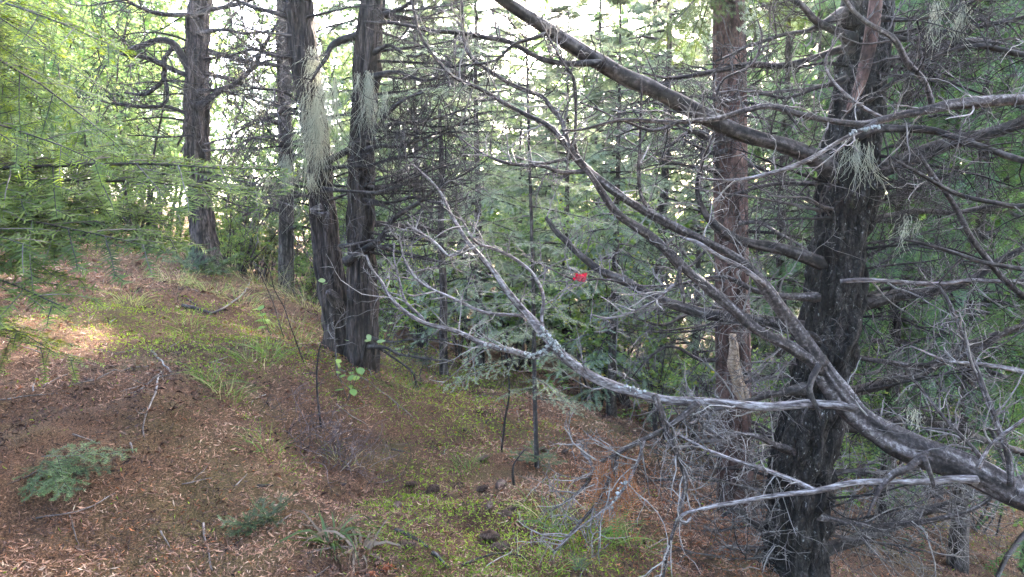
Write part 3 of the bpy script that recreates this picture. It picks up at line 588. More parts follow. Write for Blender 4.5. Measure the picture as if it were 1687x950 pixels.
# smooth brown strip of wood hanging in front of the trunk
o, _ = limb(RT, [(1447, -40, 22), (1437, 40, 24), (1430, 90, 23), (1415, 140, 19), (1403, 165, 13), (1396, 185, 6)], 3.5, 3.45, 'bark_red', n=0, rough=.05, fib=.05, jit=.004, name='bark_strip', label='smooth brown strip of bare wood hanging down the trunk')

# --- the reddish straight trunk behind
MT = thing('conifer_tree', 'straight conifer with smooth reddish brown trunk and a pale splinter of bark', 'tree', base_of(1215, 872, 5.05))
_, mt_p = trunk(MT, [(1218, 930, 92), (1214, 880, 74), (1211, 800, 62), (1209, 700, 58), (1207, 560, 56), (1205, 420, 55), (1203, 260, 54), (1202, 120, 52), (1201, 0, 50), (1200, -80, 48)], 5.05, 5.05, 'bark_red',
    [[1.66, 5.1, 7.5, .08], [1.68, 5.1, 12, .04], [1.68, 5.1, 15, .02]], fib=.035, rough=.035, fs=2.5, sides=48, seed=9)
crown_on(MT, (1.68, 5.1, 9.0), 'canopy', .65, 2.)
rr = rng_(77)
for i in range(26):
    y = rr.uniform(90, 840); a = rr.uniform(-.5, 1) * 3.1; s = -1 if rr.random() < .6 else 1; x0 = 1206; ln = rr.uniform(70, 190); dz = rr.uniform(-.5, .25)
    low = y > 560
    limb(MT, [(x0, y, 11), (x0 + s * ln * .3, y + rr.uniform(-12, 10), 7), (x0 + s * ln * .65, y + rr.uniform(-20, 30), 5), (x0 + s * ln, y + rr.uniform(-30, 60), 2)], 5.0, 5.0 + dz * 2,
         'dead_grey' if low else 'dead_dark', n=5 if low else 8, ln=.45, per=4, tm='twig_pale' if low else 'twig_dark', tr=.0035, name='dead_branch', sides=6, grav=-.05 if low else .03)
for (x0, y0, x1, y1, k, d) in [(1200, -60, 1075, 110, 0, 4.9), (1200, -90, 1120, 165, 1, 5.3), (1200, -30, 1300, 130, 2, 4.9), (1200, -70, 1060, 30, 1, 5.4), (1200, -20, 1330, 60, 0, 5.3), (1200, -110, 1150, 90, 2, 4.7), (1200, -90, 1270, 85, 1, 4.6)]:
    place_bough(MT, ('dark' if k != 1 else 'grey', k), P(x0, y0, 5.05), P(x1, y1, d), rr.uniform(-.3, .3))
mb = MB()
for k, (pp, w) in enumerate([([(1207, 550, 9), (1208, 590, 18), (1213, 625, 21), (1224, 655, 14), (1232, 672, 4)], 0), ([(1216, 600, 5), (1224, 632, 12), (1234, 660, 9), (1240, 676, 2)], 0), ([(1212, 560, 4), (1216, 600, 7), (1220, 622, 3)], 1)]):
    tube(mb, jitter(smooth_path(trace(pp, 4.80 - .02 * k, 4.78), .02), .01, 14, 60 + k), 8, .35, 18, 70 + k, .75, fib=.4)
mb.obj('bark_splinter', M['splinter'], MT)['label'] = 'pale torn splinter of bark standing off the trunk'

# --- the twin-stemmed tree
TT = thing('twin_trunk_tree', 'twin stemmed conifer hung with pale lichen at the edge of the bank', 'tree', base_of(582, 592, 6.05)); TT_[0] = TT
_, tl_p = trunk(TT, [(574, 650, 70), (566, 590, 62), (556, 530, 54), (546, 460, 48), (537, 400, 44), (530, 330, 42), (524, 260, 41), (516, 190, 42), (503, 100, 46), (493, 10, 45), (486, -60, 44)], 6.1, 6.1, 'bark_twin',
    [[-2.1, 6.2, 6.5, .09], [-2.2, 6.2, 11, .05], [-2.2, 6.2, 14, .02]], fib=.3, rough=.1, fs=8, sides=64, seed=15, step=.035)
_, tr_p = trunk(TT, [(590, 665, 84), (594, 600, 60), (597, 530, 55), (597, 460, 50), (595, 400, 46), (594, 320, 44), (597, 230, 42), (603, 130, 43), (611, 30, 40), (616, -60, 38)], 6.0, 5.95, 'bark_twin',
    [[-1.15, 5.9, 6.5, .09], [-1.1, 5.9, 11, .05], [-1.1, 5.9, 14, .02]], fib=.3, rough=.1, fs=8, sides=64, seed=16, step=.035)
crown_on(TT, (-2.2, 6.2, 8.5), 'canopy', .6, .5); crown_on(TT, (-1.1, 5.9, 8.8), 'canopy', .6, 3.5)
tw = dict(per=6, per2=2, tr=.0045, curl=.2, grav=.03, sides=8, t0=.12)
limb(TT, [(530, 272, 20), (552, 258, 14), (580, 243, 13), (600, 225, 11), (622, 208, 9), (645, 180, 8), (668, 160, 6), (700, 150, 5), (745, 130, 3)], 6.0, 5.6, n=12, ln=0.94, **tw)
limb(TT, [(605, 52, 20), (580, 62, 13), (560, 68, 12), (545, 77, 10), (538, 95, 8), (525, 112, 6), (512, 135, 4)], 5.95, 5.7, n=8, ln=0.68, **tw)
limb(TT, [(598, 210, 16), (640, 205, 8), (690, 200, 6), (740, 188, 4), (790, 170, 2)], 5.95, 5.6, n=12, ln=0.94, **tw)
limb(TT, [(570, 432, 22), (600, 412, 13), (628, 390, 12), (645, 362, 10), (680, 340, 8), (720, 310, 6), (760, 290, 4), (800, 265, 2)], 5.9, 5.4, n=14, ln=1.01, **tw)
limb(TT, [(530, 312, 14), (560, 313, 7), (590, 316, 7), (620, 317, 7), (660, 305, 6), (700, 285, 5), (750, 270, 2)], 5.85, 5.5, n=12, ln=0.94, **tw)
limb(TT, [(535, 278, 14), (560, 276, 6), (590, 275, 6), (640, 265, 5), (690, 245, 4), (740, 215, 2)], 5.9, 5.6, n=12, ln=0.94, **tw)
limb(TT, [(597, 250, 16), (625, 240, 8), (655, 240, 7), (690, 230, 6), (740, 210, 4), (785, 190, 2)], 5.9, 5.6, n=12, ln=0.94, **tw)
limb(TT, [(611, 30, 20), (640, 20, 10), (665, 12, 8), (695, -5, 6)], 5.95, 5.7, n=8, ln=0.81, **tw)
limb(TT, [(600, 368, 18), (640, 370, 9), (670, 373, 9), (700, 377, 8), (740, 388, 5), (790, 392, 3)], 6.1, 6.4, 'dead_grey', n=11, ln=0.81, **tw)
limb(TT, [(600, 570, 14), (630, 573, 6), (660, 582, 5), (700, 590, 4), (748, 597, 2)], 5.9, 5.5, n=10, ln=.35, tr=.004)
limb(TT, [(605, 560, 12), (640, 585, 5), (680, 612, 4), (690, 640, 4), (702, 655, 2)], 5.9, 5.7, n=10, ln=.35, tr=.004)
limb(TT, [(600, 552, 10), (640, 562, 4), (690, 558, 3), (740, 560, 2)], 5.9, 5.7, n=8, ln=.35, tr=.004)
limb(TT, [(498, 45, 18), (470, 28, 9), (440, 18, 8), (410, 8, 7), (370, -8, 5)], 6.1, 5.9, n=9, ln=0.81, **tw)
limb(TT, [(515, 185, 14), (490, 165, 6), (465, 150, 5), (430, 145, 3), (390, 150, 2)], 6.1, 5.8, n=11, ln=0.81, **tw)
limb(TT, [(523, 240, 14), (500, 230, 6), (470, 235, 5), (435, 225, 4), (400, 232, 2)], 6.1, 5.8, n=11, ln=0.81, **tw)
limb(TT, [(527, 300, 14), (500, 308, 6), (465, 300, 5), (430, 312, 3), (395, 305, 2)], 6.1, 5.8, n=9, ln=0.81, **tw)
limb(TT, [(560, 405, 10), (590, 400, 5), (620, 395, 3), (650, 410, 2)], 5.8, 5.5, n=8, ln=.4, tr=.004)
limb(TT, [(530, 340, 14), (512, 345, 7), (520, 352, 6), (540, 352, 5), (538, 362, 3)], 5.9, 5.85, 'bleached', n=6, ln=.2, tm='twig_pale', tr=.003)
limb(TT, [(603, 130, 16), (650, 118, 8), (700, 132, 7), (745, 120, 5), (790, 135, 3)], 5.9, 5.5, n=12, ln=0.94, **tw)
limb(TT, [(608, 90, 14), (640, 75, 7), (680, 92, 6), (730, 80, 4), (770, 95, 2)], 5.9, 5.5, n=11, ln=0.88, **tw)
limb(TT, [(597, 330, 14), (640, 335, 7), (680, 325, 6), (720, 335, 4), (770, 325, 2)], 5.9, 5.4, n=12, ln=0.88, **tw)
limb(TT, [(500, 90, 14), (460, 95, 7), (420, 82, 6), (380, 92, 3)], 6.1, 5.8, n=11, ln=0.88, **tw)
# old knot at the fork
mb = MB(); tube(mb, smooth_path(trace([(556, 500, 20), (550, 490, 20), (545, 484, 17), (541, 480, 10)], 5.85, 5.72), .02), 12, .25, 20, 4, .5); mb.obj('branch_stub', M['dead_grey'], TT)

# --- the tree up the slope on the left
LT = thing('conifer_tree', 'brown conifer on top of the slope with arching dead side limbs', 'tree', base_of(340, 436, 8.5)); LT_[0] = LT
_, lt_p = trunk(LT, [(352, 470, 66), (343, 432, 50), (334, 385, 40), (329, 320, 37), (325, 240, 37), (324, 170, 38), (325, 100, 36), (326, 30, 33), (328, -60, 31)], 8.5, 8.5, 'bark_left',
    [[-4.0, 8.5, 7.5, .1], [-4.0, 8.5, 12, .05], [-4.0, 8.5, 15, .02]], fib=.27, rough=.1, fs=7, sides=60, seed=25)
crown_on(LT, (-4.0, 8.5, 8.8), 'canopy', .7, 2.2)
tw = dict(per=4, per2=1, tr=.008, curl=.17, grav=.02, sides=8, t0=.12)
limb(LT, [(322, 125, 22), (308, 105, 15), (295, 85, 14), (280, 70, 13), (260, 65, 12), (230, 75, 10), (200, 83, 8), (170, 80, 5), (130, 78, 3)], 8.45, 8.0, n=9, ln=1.08, **tw)
limb(LT, [(325, 130, 16), (303, 122, 10), (270, 108, 9), (235, 93, 8), (200, 88, 7), (165, 78, 4)], 8.45, 7.9, n=9, ln=1.08, **tw)
limb(LT, [(325, 192, 12), (308, 187, 7), (275, 176, 7), (220, 175, 6), (160, 165, 4), (90, 155, 3)], 8.4, 7.9, n=9, ln=0.94, **tw)
limb(LT, [(285, 75, 8), (273, 95, 8), (270, 120, 8), (262, 140, 8), (240, 155, 7), (205, 152, 4)], 8.35, 8.2, n=7, ln=0.81, **tw)
limb(LT, [(268, 120, 7), (276, 145, 7), (276, 165, 6), (268, 172, 4)], 8.3, 8.2, n=4, ln=0.54, **tw)
limb(LT, [(325, 178, 18), (340, 166, 12), (358, 153, 11), (390, 135, 10), (415, 110, 9), (430, 85, 8), (445, 60, 6), (460, 30, 4)], 8.4, 8.0, n=11, ln=1.08, **tw)
limb(LT, [(328, 78, 16), (350, 86, 10), (380, 95, 9), (420, 103, 8), (460, 108, 7), (500, 118, 4)], 8.5, 8.2, n=11, ln=1.08, **tw)
limb(LT, [(326, 118, 14), (345, 122, 9), (380, 130, 8), (430, 145, 6), (480, 150, 4)], 8.5, 8.2, n=11, ln=1.08, **tw)
limb(LT, [(326, 30, 14), (312, 24, 8), (280, 24, 8), (245, 17, 7), (215, 3, 6), (195, -15, 5)], 8.4, 8.0, n=11, ln=1.08, **tw)
limb(LT, [(326, 25, 14), (345, 16, 9), (370, 12, 9), (400, 4, 8), (430, -12, 6)], 8.4, 8.1, n=9, ln=1.08, **tw)
limb(LT, [(326, 222, 8), (300, 223, 4), (260, 224, 3), (210, 222, 2)], 8.4, 8.2, n=7, ln=0.81, **tw)
limb(LT, [(327, 300, 10), (360, 290, 5), (400, 298, 4), (430, 303, 2)], 8.4, 8.1, n=8, ln=0.81, **tw)
limb(LT, [(327, 270, 10), (300, 278, 5), (270, 272, 4), (235, 282, 2)], 8.4, 8.2, n=8, ln=0.81, **tw)
limb(LT, [(326, 150, 10), (370, 150, 5), (420, 165, 4), (470, 180, 2)], 8.4, 8.0, n=9, ln=0.94, **tw)
limb(LT, [(326, 55, 10), (370, 48, 6), (410, 55, 5), (460, 45, 2)], 8.4, 8.0, n=9, ln=0.94, **tw)

# the web of thin arching twigs on these three trees
rr = rng_(909)
def web(tree, trunk_pts, d, cnt, y0, y1, sides_, lmin, lmax, w, n, ln, tm='twig_dark', grav=.02, mat='dead_dark', zz=.5):
    for i in range(cnt):
        y = rr.uniform(y0, y1); x = float(np.interp(y, [t_[1] for t_ in trunk_pts], [t_[0] for t_ in trunk_pts])); s = sides_[i % len(sides_)]; L_ = rr.uniform(lmin, lmax); a = rr.uniform(-.45, .35); b = rr.uniform(-.5, .6)
        limb(tree, [(x, y, w * 1.6), (x + s * L_ * .25, y + a * L_ * .25, w), (x + s * L_ * .6, y + a * L_ * .5 + b * L_ * .12, w * .7), (x + s * L_, y + a * L_ * .6 + b * L_ * .4, w * .35)], d, d + rr.uniform(-zz, zz * .3), mat, n=n, ln=ln, per=4, per2=2, tr=.0032, tm=tm, sides=6, t0=.1, grav=grav, curl=.22, name='thin_branch')
web(TT, [(493, 0), (516, 190), (530, 330), (546, 460)], 6.05, 15, 10, 360, [-1, -1, 1], 70, 170, 4.5, 6, .5)
web(TT, [(614, 0), (600, 190), (594, 320), (597, 460)], 5.95, 26, 10, 440, [1], 100, 230, 4.5, 7, .55)
web(LT, [(326, 0), (324, 170), (329, 320)], 8.45, 16, 10, 330, [-1, 1], 80, 170, 4, 6, .7)
web(RT, [(1430, 0), (1400, 300), (1365, 560), (1330, 710), (1314, 900)], 3.72, 30, 20, 900, [1, 1, -1], 120, 280, 6, 7, .36, 'twig_dark')
web(RT, [(1430, 0), (1400, 300), (1365, 560), (1330, 710), (1314, 900)], 3.68, 9, 560, 930, [-1, -1, 1], 110, 230, 5, 7, .34, 'twig_pale', -.02, 'dead_grey')
web(MT, [(1201, 0), (1205, 420), (1214, 880)], 5.0, 22, 20, 860, [-1, 1], 90, 210, 4.5, 7, .45, 'twig_dark', -.01)

# --- slim trunk between them
TB = thing('conifer_tree', 'slim grey trunk standing behind the twin stemmed tree', 'tree', base_of(470, 478, 9.6))
trunk(TB, [(474, 520, 34), (472, 470, 27), (472, 400, 25), (472, 320, 24), (470, 230, 22), (467, 130, 20), (464, 40, 19), (462, -60, 18)], 9.6, 9.6, 'bark_far', [[-3.3, 9.6, 9, .05], [-3.3, 9.6, 13, .02]], fib=.1, sides=32, seed=33)
crown_on(TB, (-3.3, 9.6, 7.5), 'canopy', .7, 1.2)
for (y, s, ln) in [(95, -1, 70), (150, 1, 60), (205, -1, 80), (262, 1, 50), (300, -1, 60), (350, -1, 70), (380, 1, 60), (60, 1, 60), (330, 1, 60)]:
    limb(TB, [(470, y, 10), (470 + s * ln * .5, y - 8, 5), (470 + s * ln, y + 6, 3)], 9.6, 9.2, n=7, ln=0.94, **tw)

# small mossy stem in the hollow
SM = thing('young_tree', 'small mossy trunk in the hollow beyond the twin stemmed tree', 'tree', base_of(731, 612, 7.2))
trunk(SM, [(731, 640, 22), (731, 600, 15), (730, 540, 14), (731, 480, 13), (728, 420, 12), (726, 350, 10), (727, 260, 8), (724, 180, 5)], 7.2, 7.2, 'bark_far', fib=.1, sides=20, seed=35)
for (y, s, ln) in [(300, 1, 70), (340, -1, 60), (390, 1, 60), (440, -1, 50), (250, -1, 60), (220, 1, 50)]:
    limb(SM, [(728, y, 5), (728 + s * ln * .5, y + 4, 4), (728 + s * ln, y + 22, 2)], 7.2, 6.9, n=8, ln=.5, tm='twig_pale', name='branch')

# --- young fir in the middle
CS = thing('young_fir', 'thin young fir with sparse grey green sprays in the middle of the clearing', 'tree', base_of(884, 772, 4.45))
trunk(CS, [(885, 800, 13), (884, 760, 9), (881, 640, 7.5), (879, 500, 6.5), (876, 380, 6), (872, 250, 5), (869, 130, 4), (866, 20, 3.5), (864, -60, 3)], 4.45, 4.5, 'twig_dark', sides=10, fib=.05, seed=41, name='stem')
rr = rng_(404)
for i in range(40):
    y = 660 - i * 17.5 + rr.uniform(-8, 8); a = i * 2.4 + rr.uniform(-.4, .4); b = P(878 - (690 - y) * .02, y, 4.47); r = rr.uniform(.45, .95) * (.8 if y > 600 else 1.)
    t = b + np.array([math.cos(a) * r, math.sin(a) * r * .8, rr.uniform(-.28, .02) * r]); place_bough(CS, ('grey', i % 3), b, t, rr.uniform(-.3, .3))
for i in range(7):
    a = i * .9; b = P(884, 768 - i * 3, 4.45); place_bough(CS, ('small', i % 3), b, b + np.array([math.cos(a) * .2, math.sin(a) * .2, .02 + .03 * (i % 3)]), 0)

# ------------------------------------------------------------------ the weathered fallen limb across the view
BL = thing('fallen_limb', 'big weathered grey dead limb forking in front of the dark plated trunk', 'dead limb', (3.35, 2.6, g1(3.35, 2.6)))
DG = dict(mat='dead_grey', tm='twig_pale', sides=18, fib=.34, rough=.16)
root = [[3.5, 2.62, g1(3.5, 2.62) + .02, .075], [2.9, 2.62, -.18, .068], [2.45, 2.6, .16, .062]]
stem = np.vstack([root, trace([(1760, 855, 50), (1687, 818, 48), (1600, 775, 47), (1500, 735, 50), (1420, 690, 46), (1375, 640, 40), (1345, 592, 34)], 2.6, 3.05)])
mb = MB(); bp = jitter(smooth_path(stem, .02), .012, 5, 301); tube(mb, bp, 36, .16, 6, 302, .55, fib=.42); ob = mb.obj('limb', M['dead_grey'], BL)
tb = MB(); twiggery(tb, bp, 16, .35, 303, .2, 0, .004, 3, 0, .2); c = tb.obj('twigs', M['twig_pale'], ob); c['kind'] = 'stuff'
limb(BL, [(1352, 602, 32), (1320, 555, 28), (1290, 515, 25), (1262, 475, 24), (1240, 445, 21), (1210, 422, 18), (1160, 398, 17), (1110, 373, 17), (1060, 345, 17), (1010, 312, 16), (970, 280, 16), (945, 255, 14), (922, 226, 11), (900, 205, 10), (870, 190, 9), (830, 170, 8), (790, 146, 7), (745, 122, 7), (710, 80, 6), (690, 42, 6), (676, 0, 5), (660, -40, 4)], 3.02, 3.1, n=22, ln=.25, per=3, **DG)
limb(BL, [(1355, 610, 30), (1330, 588, 26), (1290, 563, 22), (1240, 540, 20), (1200, 505, 20), (1160, 470, 20), (1130, 446, 19), (1095, 415, 18), (1050, 375, 17), (1015, 342, 15), (988, 308, 13), (966, 278, 11)], 3.02, 3.0, n=14, ln=.22, per=2, **DG)
limb(BL, [(950, 258, 11), (938, 236, 10), (925, 200, 9), (908, 180, 9), (890, 160, 8), (850, 144, 8), (815, 120, 7), (785, 100, 7), (770, 78, 6), (765, 48, 5), (758, 0, 5), (752, -40, 4)], 3.08, 3.3, n=14, ln=.25, **DG)
limb(BL, [(955, 262, 7), (949, 235, 6), (948, 165, 6), (945, 130, 6), (925, 100, 5), (900, 58, 4), (880, 20, 3)], 3.08, 3.0, n=10, ln=.22, **DG)
limb(BL, [(962, 282, 10), (945, 283, 8), (920, 284, 8), (895, 275, 6), (880, 274, 4)], 3.06, 2.95, n=4, ln=.15, **DG)
limb(BL, [(945, 258, 8), (930, 263, 6), (890, 272, 6), (850, 273, 6), (815, 262, 5), (785, 245, 4), (760, 228, 3)], 3.07, 3.2, n=8, ln=.22, **DG)
limb(BL, [(1075, 350, 10), (1060, 330, 7), (1051, 300, 6), (1050, 270, 6), (1052, 230, 5), (1053, 170, 4), (1056, 130, 3)], 3.05, 2.95, n=6, ln=.2, **DG)
limb(BL, [(1260, 470, 10), (1220, 440, 9), (1185, 424, 10), (1150, 405, 8), (1120, 390, 4)], 2.98, 2.94, 'bleached', n=0, sides=10, fib=.4)
limb(BL, [(1350, 600, 12), (1335, 640, 12), (1348, 668, 9), (1352, 690, 3)], 2.96, 2.92, n=2, ln=.1, mat='dead_dark', sides=8)
# bleached horizontal branch
BH = dict(mat='bleached', tm='twig_pale', sides=20, fib=.22, rough=.1)
limb(BL, [(1410, 672, 20), (1380, 668, 16), (1330, 667, 17), (1250, 668, 17), (1160, 660, 17), (1090, 655, 17), (1040, 645, 19), (985, 625, 20), (940, 595, 19), (910, 565, 18), (880, 530, 17), (860, 510, 15), (830, 480, 13), (810, 450, 11), (790, 425, 10), (770, 400, 8), (755, 370, 7), (740, 345, 6), (725, 320, 5), (705, 295, 4), (680, 270, 3)], 2.92, 3.3, n=16, ln=.25, per=3, label='long bleached branch curving up to the twin stemmed tree', **BH)
limb(BL, [(905, 572, 14), (890, 582, 13), (875, 587, 12), (840, 578, 11), (800, 568, 10), (760, 548, 9), (730, 538, 9), (700, 530, 8), (670, 510, 8), (640, 485, 7), (625, 465, 6), (612, 445, 5), (603, 420, 4)], 3.15, 3.4, n=12, ln=.25, **BH)
limb(BL, [(895, 548, 9), (890, 520, 7), (894, 490, 7), (880, 455, 7), (860, 435, 6), (820, 410, 6), (785, 395, 5), (765, 370, 4), (750, 345, 3)], 3.18, 3.1, n=10, ln=.2, **BH)
limb(BL, [(700, 530, 7), (668, 497, 6), (659, 470, 5), (655, 440, 4), (650, 400, 3)], 3.33, 3.4, n=6, ln=.25, **BH)
limb(BL, [(862, 520, 7), (815, 518, 6), (780, 508, 6), (740, 490, 6), (700, 470, 5), (680, 450, 5), (668, 425, 4), (660, 395, 3)], 3.2, 3.5, n=8, ln=.25, **BH)
limb(BL, [(770, 405, 7), (748, 418, 5), (735, 420, 5), (715, 400, 5), (690, 380, 4), (670, 365, 3)], 3.26, 3.4, n=6, ln=.2, **BH)
limb(BL, [(1115, 465, 6), (1090, 490, 5), (1050, 512, 5), (1010, 522, 5), (975, 518, 3)], 3.0, 3.05, n=6, ln=.2, **BH)
# broken pieces hanging under it
limb(BL, [(1078, 650, 14), (1092, 690, 12), (1105, 728, 12), (1122, 770, 11), (1128, 800, 10), (1122, 830, 8), (1108, 880, 7), (1098, 930, 5), (1090, 965, 4)], 2.97, 2.9, n=10, ln=.3, per=3, **DG)
limb(BL, [(1150, 664, 15), (1130, 685, 13), (1100, 703, 11), (1050, 730, 10), (1010, 752, 9), (980, 764, 7), (968, 790, 6), (950, 815, 5), (930, 830, 4), (905, 843, 2)], 2.98, 3.05, n=12, ln=.25, per=3, **DG)
limb(BL, [(1018, 748, 9), (1010, 775, 8), (1000, 800, 7), (985, 830, 7), (955, 862, 6), (930, 890, 5), (910, 910, 3)], 3.03, 2.85, n=8, ln=.25, **DG)
limb(BL, [(1062, 725, 6), (1050, 765, 5), (1035, 800, 5), (1005, 832, 5), (960, 865, 4), (915, 905, 3)], 3.0, 2.8, n=8, ln=.25, **BH)
limb(BL, [(975, 765, 7), (955, 745, 5), (960, 735, 4), (930, 733, 3)], 3.05, 3.1, n=5, ln=.15, **BH)
limb(BL, [(1610, 790, 16), (1560, 790, 14), (1520, 793, 12), (1450, 795, 11), (1400, 797, 11), (1340, 810, 11), (1285, 816, 10), (1200, 828, 9), (1150, 840, 8), (1130, 845, 7), (1118, 855, 8), (1130, 861, 7), (1138, 852, 5)], 2.68, 2.8, n=5, ln=.12, **BH)
limb(BL, [(1345, 809, 10), (1300, 790, 9), (1250, 772, 8), (1200, 755, 7), (1150, 735, 6), (1110, 712, 4)], 2.74, 2.95, n=6, ln=.2, **BH)
limb(BL, [(1620, 760, 9), (1570, 700, 7), (1530, 660, 6), (1500, 630, 5), (1470, 615, 3)], 2.7, 2.9, n=8, ln=.3, **DG)
limb(BL, [(1665, 800, 14), (1662, 745, 12), (1645, 700, 11), (1622, 650, 10), (1605, 600, 9), (1590, 560, 8), (1565, 500, 7), (1545, 470, 5)], 2.65, 2.9, n=8, ln=.25, **DG)
limb(BL, [(1610, 772, 9), (1630, 735, 7), (1670, 705, 7), (1710, 675, 5)], 2.62, 2.6, n=4, ln=.2, **BH)
limb(BL, [(1530, 745, 12), (1500, 770, 14), (1475, 778, 14), (1455, 800, 10), (1440, 830, 7), (1430, 850, 4)], 2.72, 2.68, mat='dead_grey', n=0, sides=10, fib=.4, name='bark_flap')
limb(BL, [(1522, 752, 11), (1528, 770, 11), (1535, 795, 9), (1538, 802, 6)], 2.66, 2.64, mat='dead_grey', n=0, sides=8, fib=.4, name='bark_flap')
limb(BL, [(1120, 440, 8), (1118, 460, 10), (1122, 480, 9), (1127, 500, 4)], 2.96, 2.95, mat='dead_grey', n=0, sides=8, fib=.4, name='bark_flap')
limb(BL, [(1330, 672, 5), (1325, 690, 4), (1322, 700, 2)], 2.93, 2.92, mat='dead_dark', n=0, sides=6)

# ------------------------------------------------------------------ conifer just outside on the right whose branches hang in
RX = thing('cedar_tree', 'cedar beyond the right edge sending long grey branches and green sprays across', 'tree', (3.6, 3.3, g1(3.6, 3.3)))
mb = MB(); tp = smooth_path(np.array([[3.6, 3.3, g1(3.6, 3.3) - .4, .24], [3.6, 3.3, 0, .2], [3.58, 3.32, 3, .17], [3.55, 3.3, 8, .1], [3.5, 3.3, 13, .02]]), .1); tube(mb, tp, 32, .08, 3, 51, .5, fib=.15); mb.obj('trunk', M['bark_plated'], RX)
crown_on(RX, (3.52, 3.3, 7.5), 'canopy', .6, 4.)
limb(RX, [(1980, 175, 40, 3.3), (1860, 165, 26, 3.1), (1760, 160, 23), (1687, 162, 22), (1620, 165, 22), (1560, 172, 20), (1530, 180, 18), (1480, 190, 14), (1440, 200, 12), (1410, 203, 11), (1370, 198, 11), (1320, 185, 12), (1270, 173, 12), (1230, 180, 12), (1180, 195, 11), (1130, 197, 9), (1080, 195, 8), (1030, 197, 7), (1000, 202, 6), (960, 212, 5), (925, 215, 4)], 3.0, 2.8, 'dead_grey', n=26, ln=.28, sides=14, fib=.25, tm='twig_pale')
limb(RX, [(1536, 176, 11), (1530, 150, 10), (1518, 128, 10), (1495, 105, 11), (1470, 70, 10), (1430, 45, 9), (1400, 15, 8), (1380, -20, 7)], 2.92, 2.8, 'dead_grey', n=10, ln=.22, fib=.2)
limb(RX, [(1445, 200, 9), (1395, 225, 8), (1340, 258, 8), (1290, 280, 8), (1240, 292, 7), (1200, 295, 5), (1150, 293, 3)], 2.88, 2.95, 'bleached', n=8, ln=.22, tm='twig_pale')
limb(RX, [(1135, 198, 8), (1090, 214, 7), (1060, 213, 6), (1040, 205, 5), (1000, 190, 4), (955, 168, 3)], 2.83, 2.85, 'dead_grey', n=8, ln=.22)
limb(RX, [(1290, 178, 8), (1330, 225, 0.1)], 2.8, 2.8, n=0)
limb(RX, [(1200, 178, 6), (1185, 162, 6), (1195, 130, 5), (1240, 105, 5), (1255, 60, 4), (1247, 30, 2)], 2.8, 2.75, 'dead_grey', n=5, ln=.15)
limb(RX, [(1460, 195, 7), (1400, 160, 6), (1365, 120, 5), (1362, 90, 4), (1385, 55, 3)], 2.9, 2.85, 'bleached', n=5, ln=.15)
limb(RX, [(1980, 300, 30, 3.3), (1850, 285, 18, 3.2), (1760, 320, 12), (1687, 340, 10), (1640, 335, 9), (1600, 325, 9), (1560, 310, 8), (1520, 290, 7), (1470, 260, 5)], 3.1, 3.1, 'dead_dark', n=14, ln=.35)
limb(RX, [(1980, 500, 36, 3.3), (1850, 560, 18, 3.2), (1760, 530, 14), (1700, 500, 12), (1660, 465, 11), (1620, 415, 11), (1580, 355, 10), (1545, 300, 9), (1515, 255, 7)], 3.2, 3.35, 'dead_grey', n=14, ln=.35, tm='twig_pale')
limb(RX, [(1980, 420, 30, 3.3), (1850, 440, 14, 3.1), (1760, 450, 10), (1687, 440, 9), (1620, 430, 8), (1560, 410, 7), (1490, 395, 5)], 3.1, 3.2, 'dead_dark', n=14, ln=.35)
limb(RX, [(1980, 640, 36, 3.3), (1850, 650, 18, 3.2), (1760, 640, 13), (1687, 612, 10), (1620, 600, 8), (1560, 590, 6), (1500, 570, 3)], 3.2, 3.2, 'bleached', n=10, ln=.3, tm='twig_pale')
limb(RX, [(1980, 90, 36, 3.3), (1850, 80, 18, 3.2), (1760, 95, 14), (1687, 90, 12), (1620, 75, 10), (1560, 85, 7), (1500, 110, 4)], 3.2, 3.4, 'dead_dark', n=18, ln=.35)
rr = rng_(505)
for i in range(30):
    y = rr.uniform(-80, 640); b = np.array([3.58, 3.3, P(1700, y - 60, 3.4)[2]]); t = P(rr.uniform(1500, 1700), y + rr.uniform(0, 120), rr.uniform(3.9, 5.0))
    place_bough(RX, ('cedar', i % 3), b, t, rr.uniform(-.4, .4))

# ------------------------------------------------------------------ fir just outside on the left
fx = np.array([-3.25, 2.75, g1(-3.25, 2.75)])
FL = thing('fir_tree', 'fir at the left edge with bright green drooping boughs over the slope', 'tree', tuple(fx))
mb = MB(); tp = smooth_path(np.array([[fx[0], fx[1], fx[2] - .4, .2], [fx[0], fx[1], fx[2] + .3, .16], [fx[0], fx[1], 4, .12], [fx[0], fx[1], 9, .03]]), .1); tube(mb, tp, 28, .08, 3, 52, .5, fib=.1); mb.obj('trunk', M['bark_far'], FL)
crown_on(FL, (fx[0], fx[1], 4.6), 'canopy', .5, 5.)
rr = rng_(606)
def fl_bough(kind, k, x1, y1, d1, zb, roll=0.): place_bough(FL, (kind, k), (fx[0], fx[1], zb), P(x1, y1, d1), roll)
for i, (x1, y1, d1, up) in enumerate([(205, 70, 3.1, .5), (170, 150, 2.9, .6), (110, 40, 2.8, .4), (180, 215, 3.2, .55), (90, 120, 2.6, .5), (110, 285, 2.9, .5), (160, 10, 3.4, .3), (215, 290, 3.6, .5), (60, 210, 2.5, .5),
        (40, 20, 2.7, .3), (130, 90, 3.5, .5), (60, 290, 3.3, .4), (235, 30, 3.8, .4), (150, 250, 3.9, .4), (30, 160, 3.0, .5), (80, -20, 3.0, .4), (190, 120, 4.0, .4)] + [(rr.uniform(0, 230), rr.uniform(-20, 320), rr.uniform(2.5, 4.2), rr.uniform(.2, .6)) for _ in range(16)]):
    fl_bough('bright', i % 3, x1, y1, d1, P(x1, y1, d1)[2] + up, rr.uniform(.1, .8))
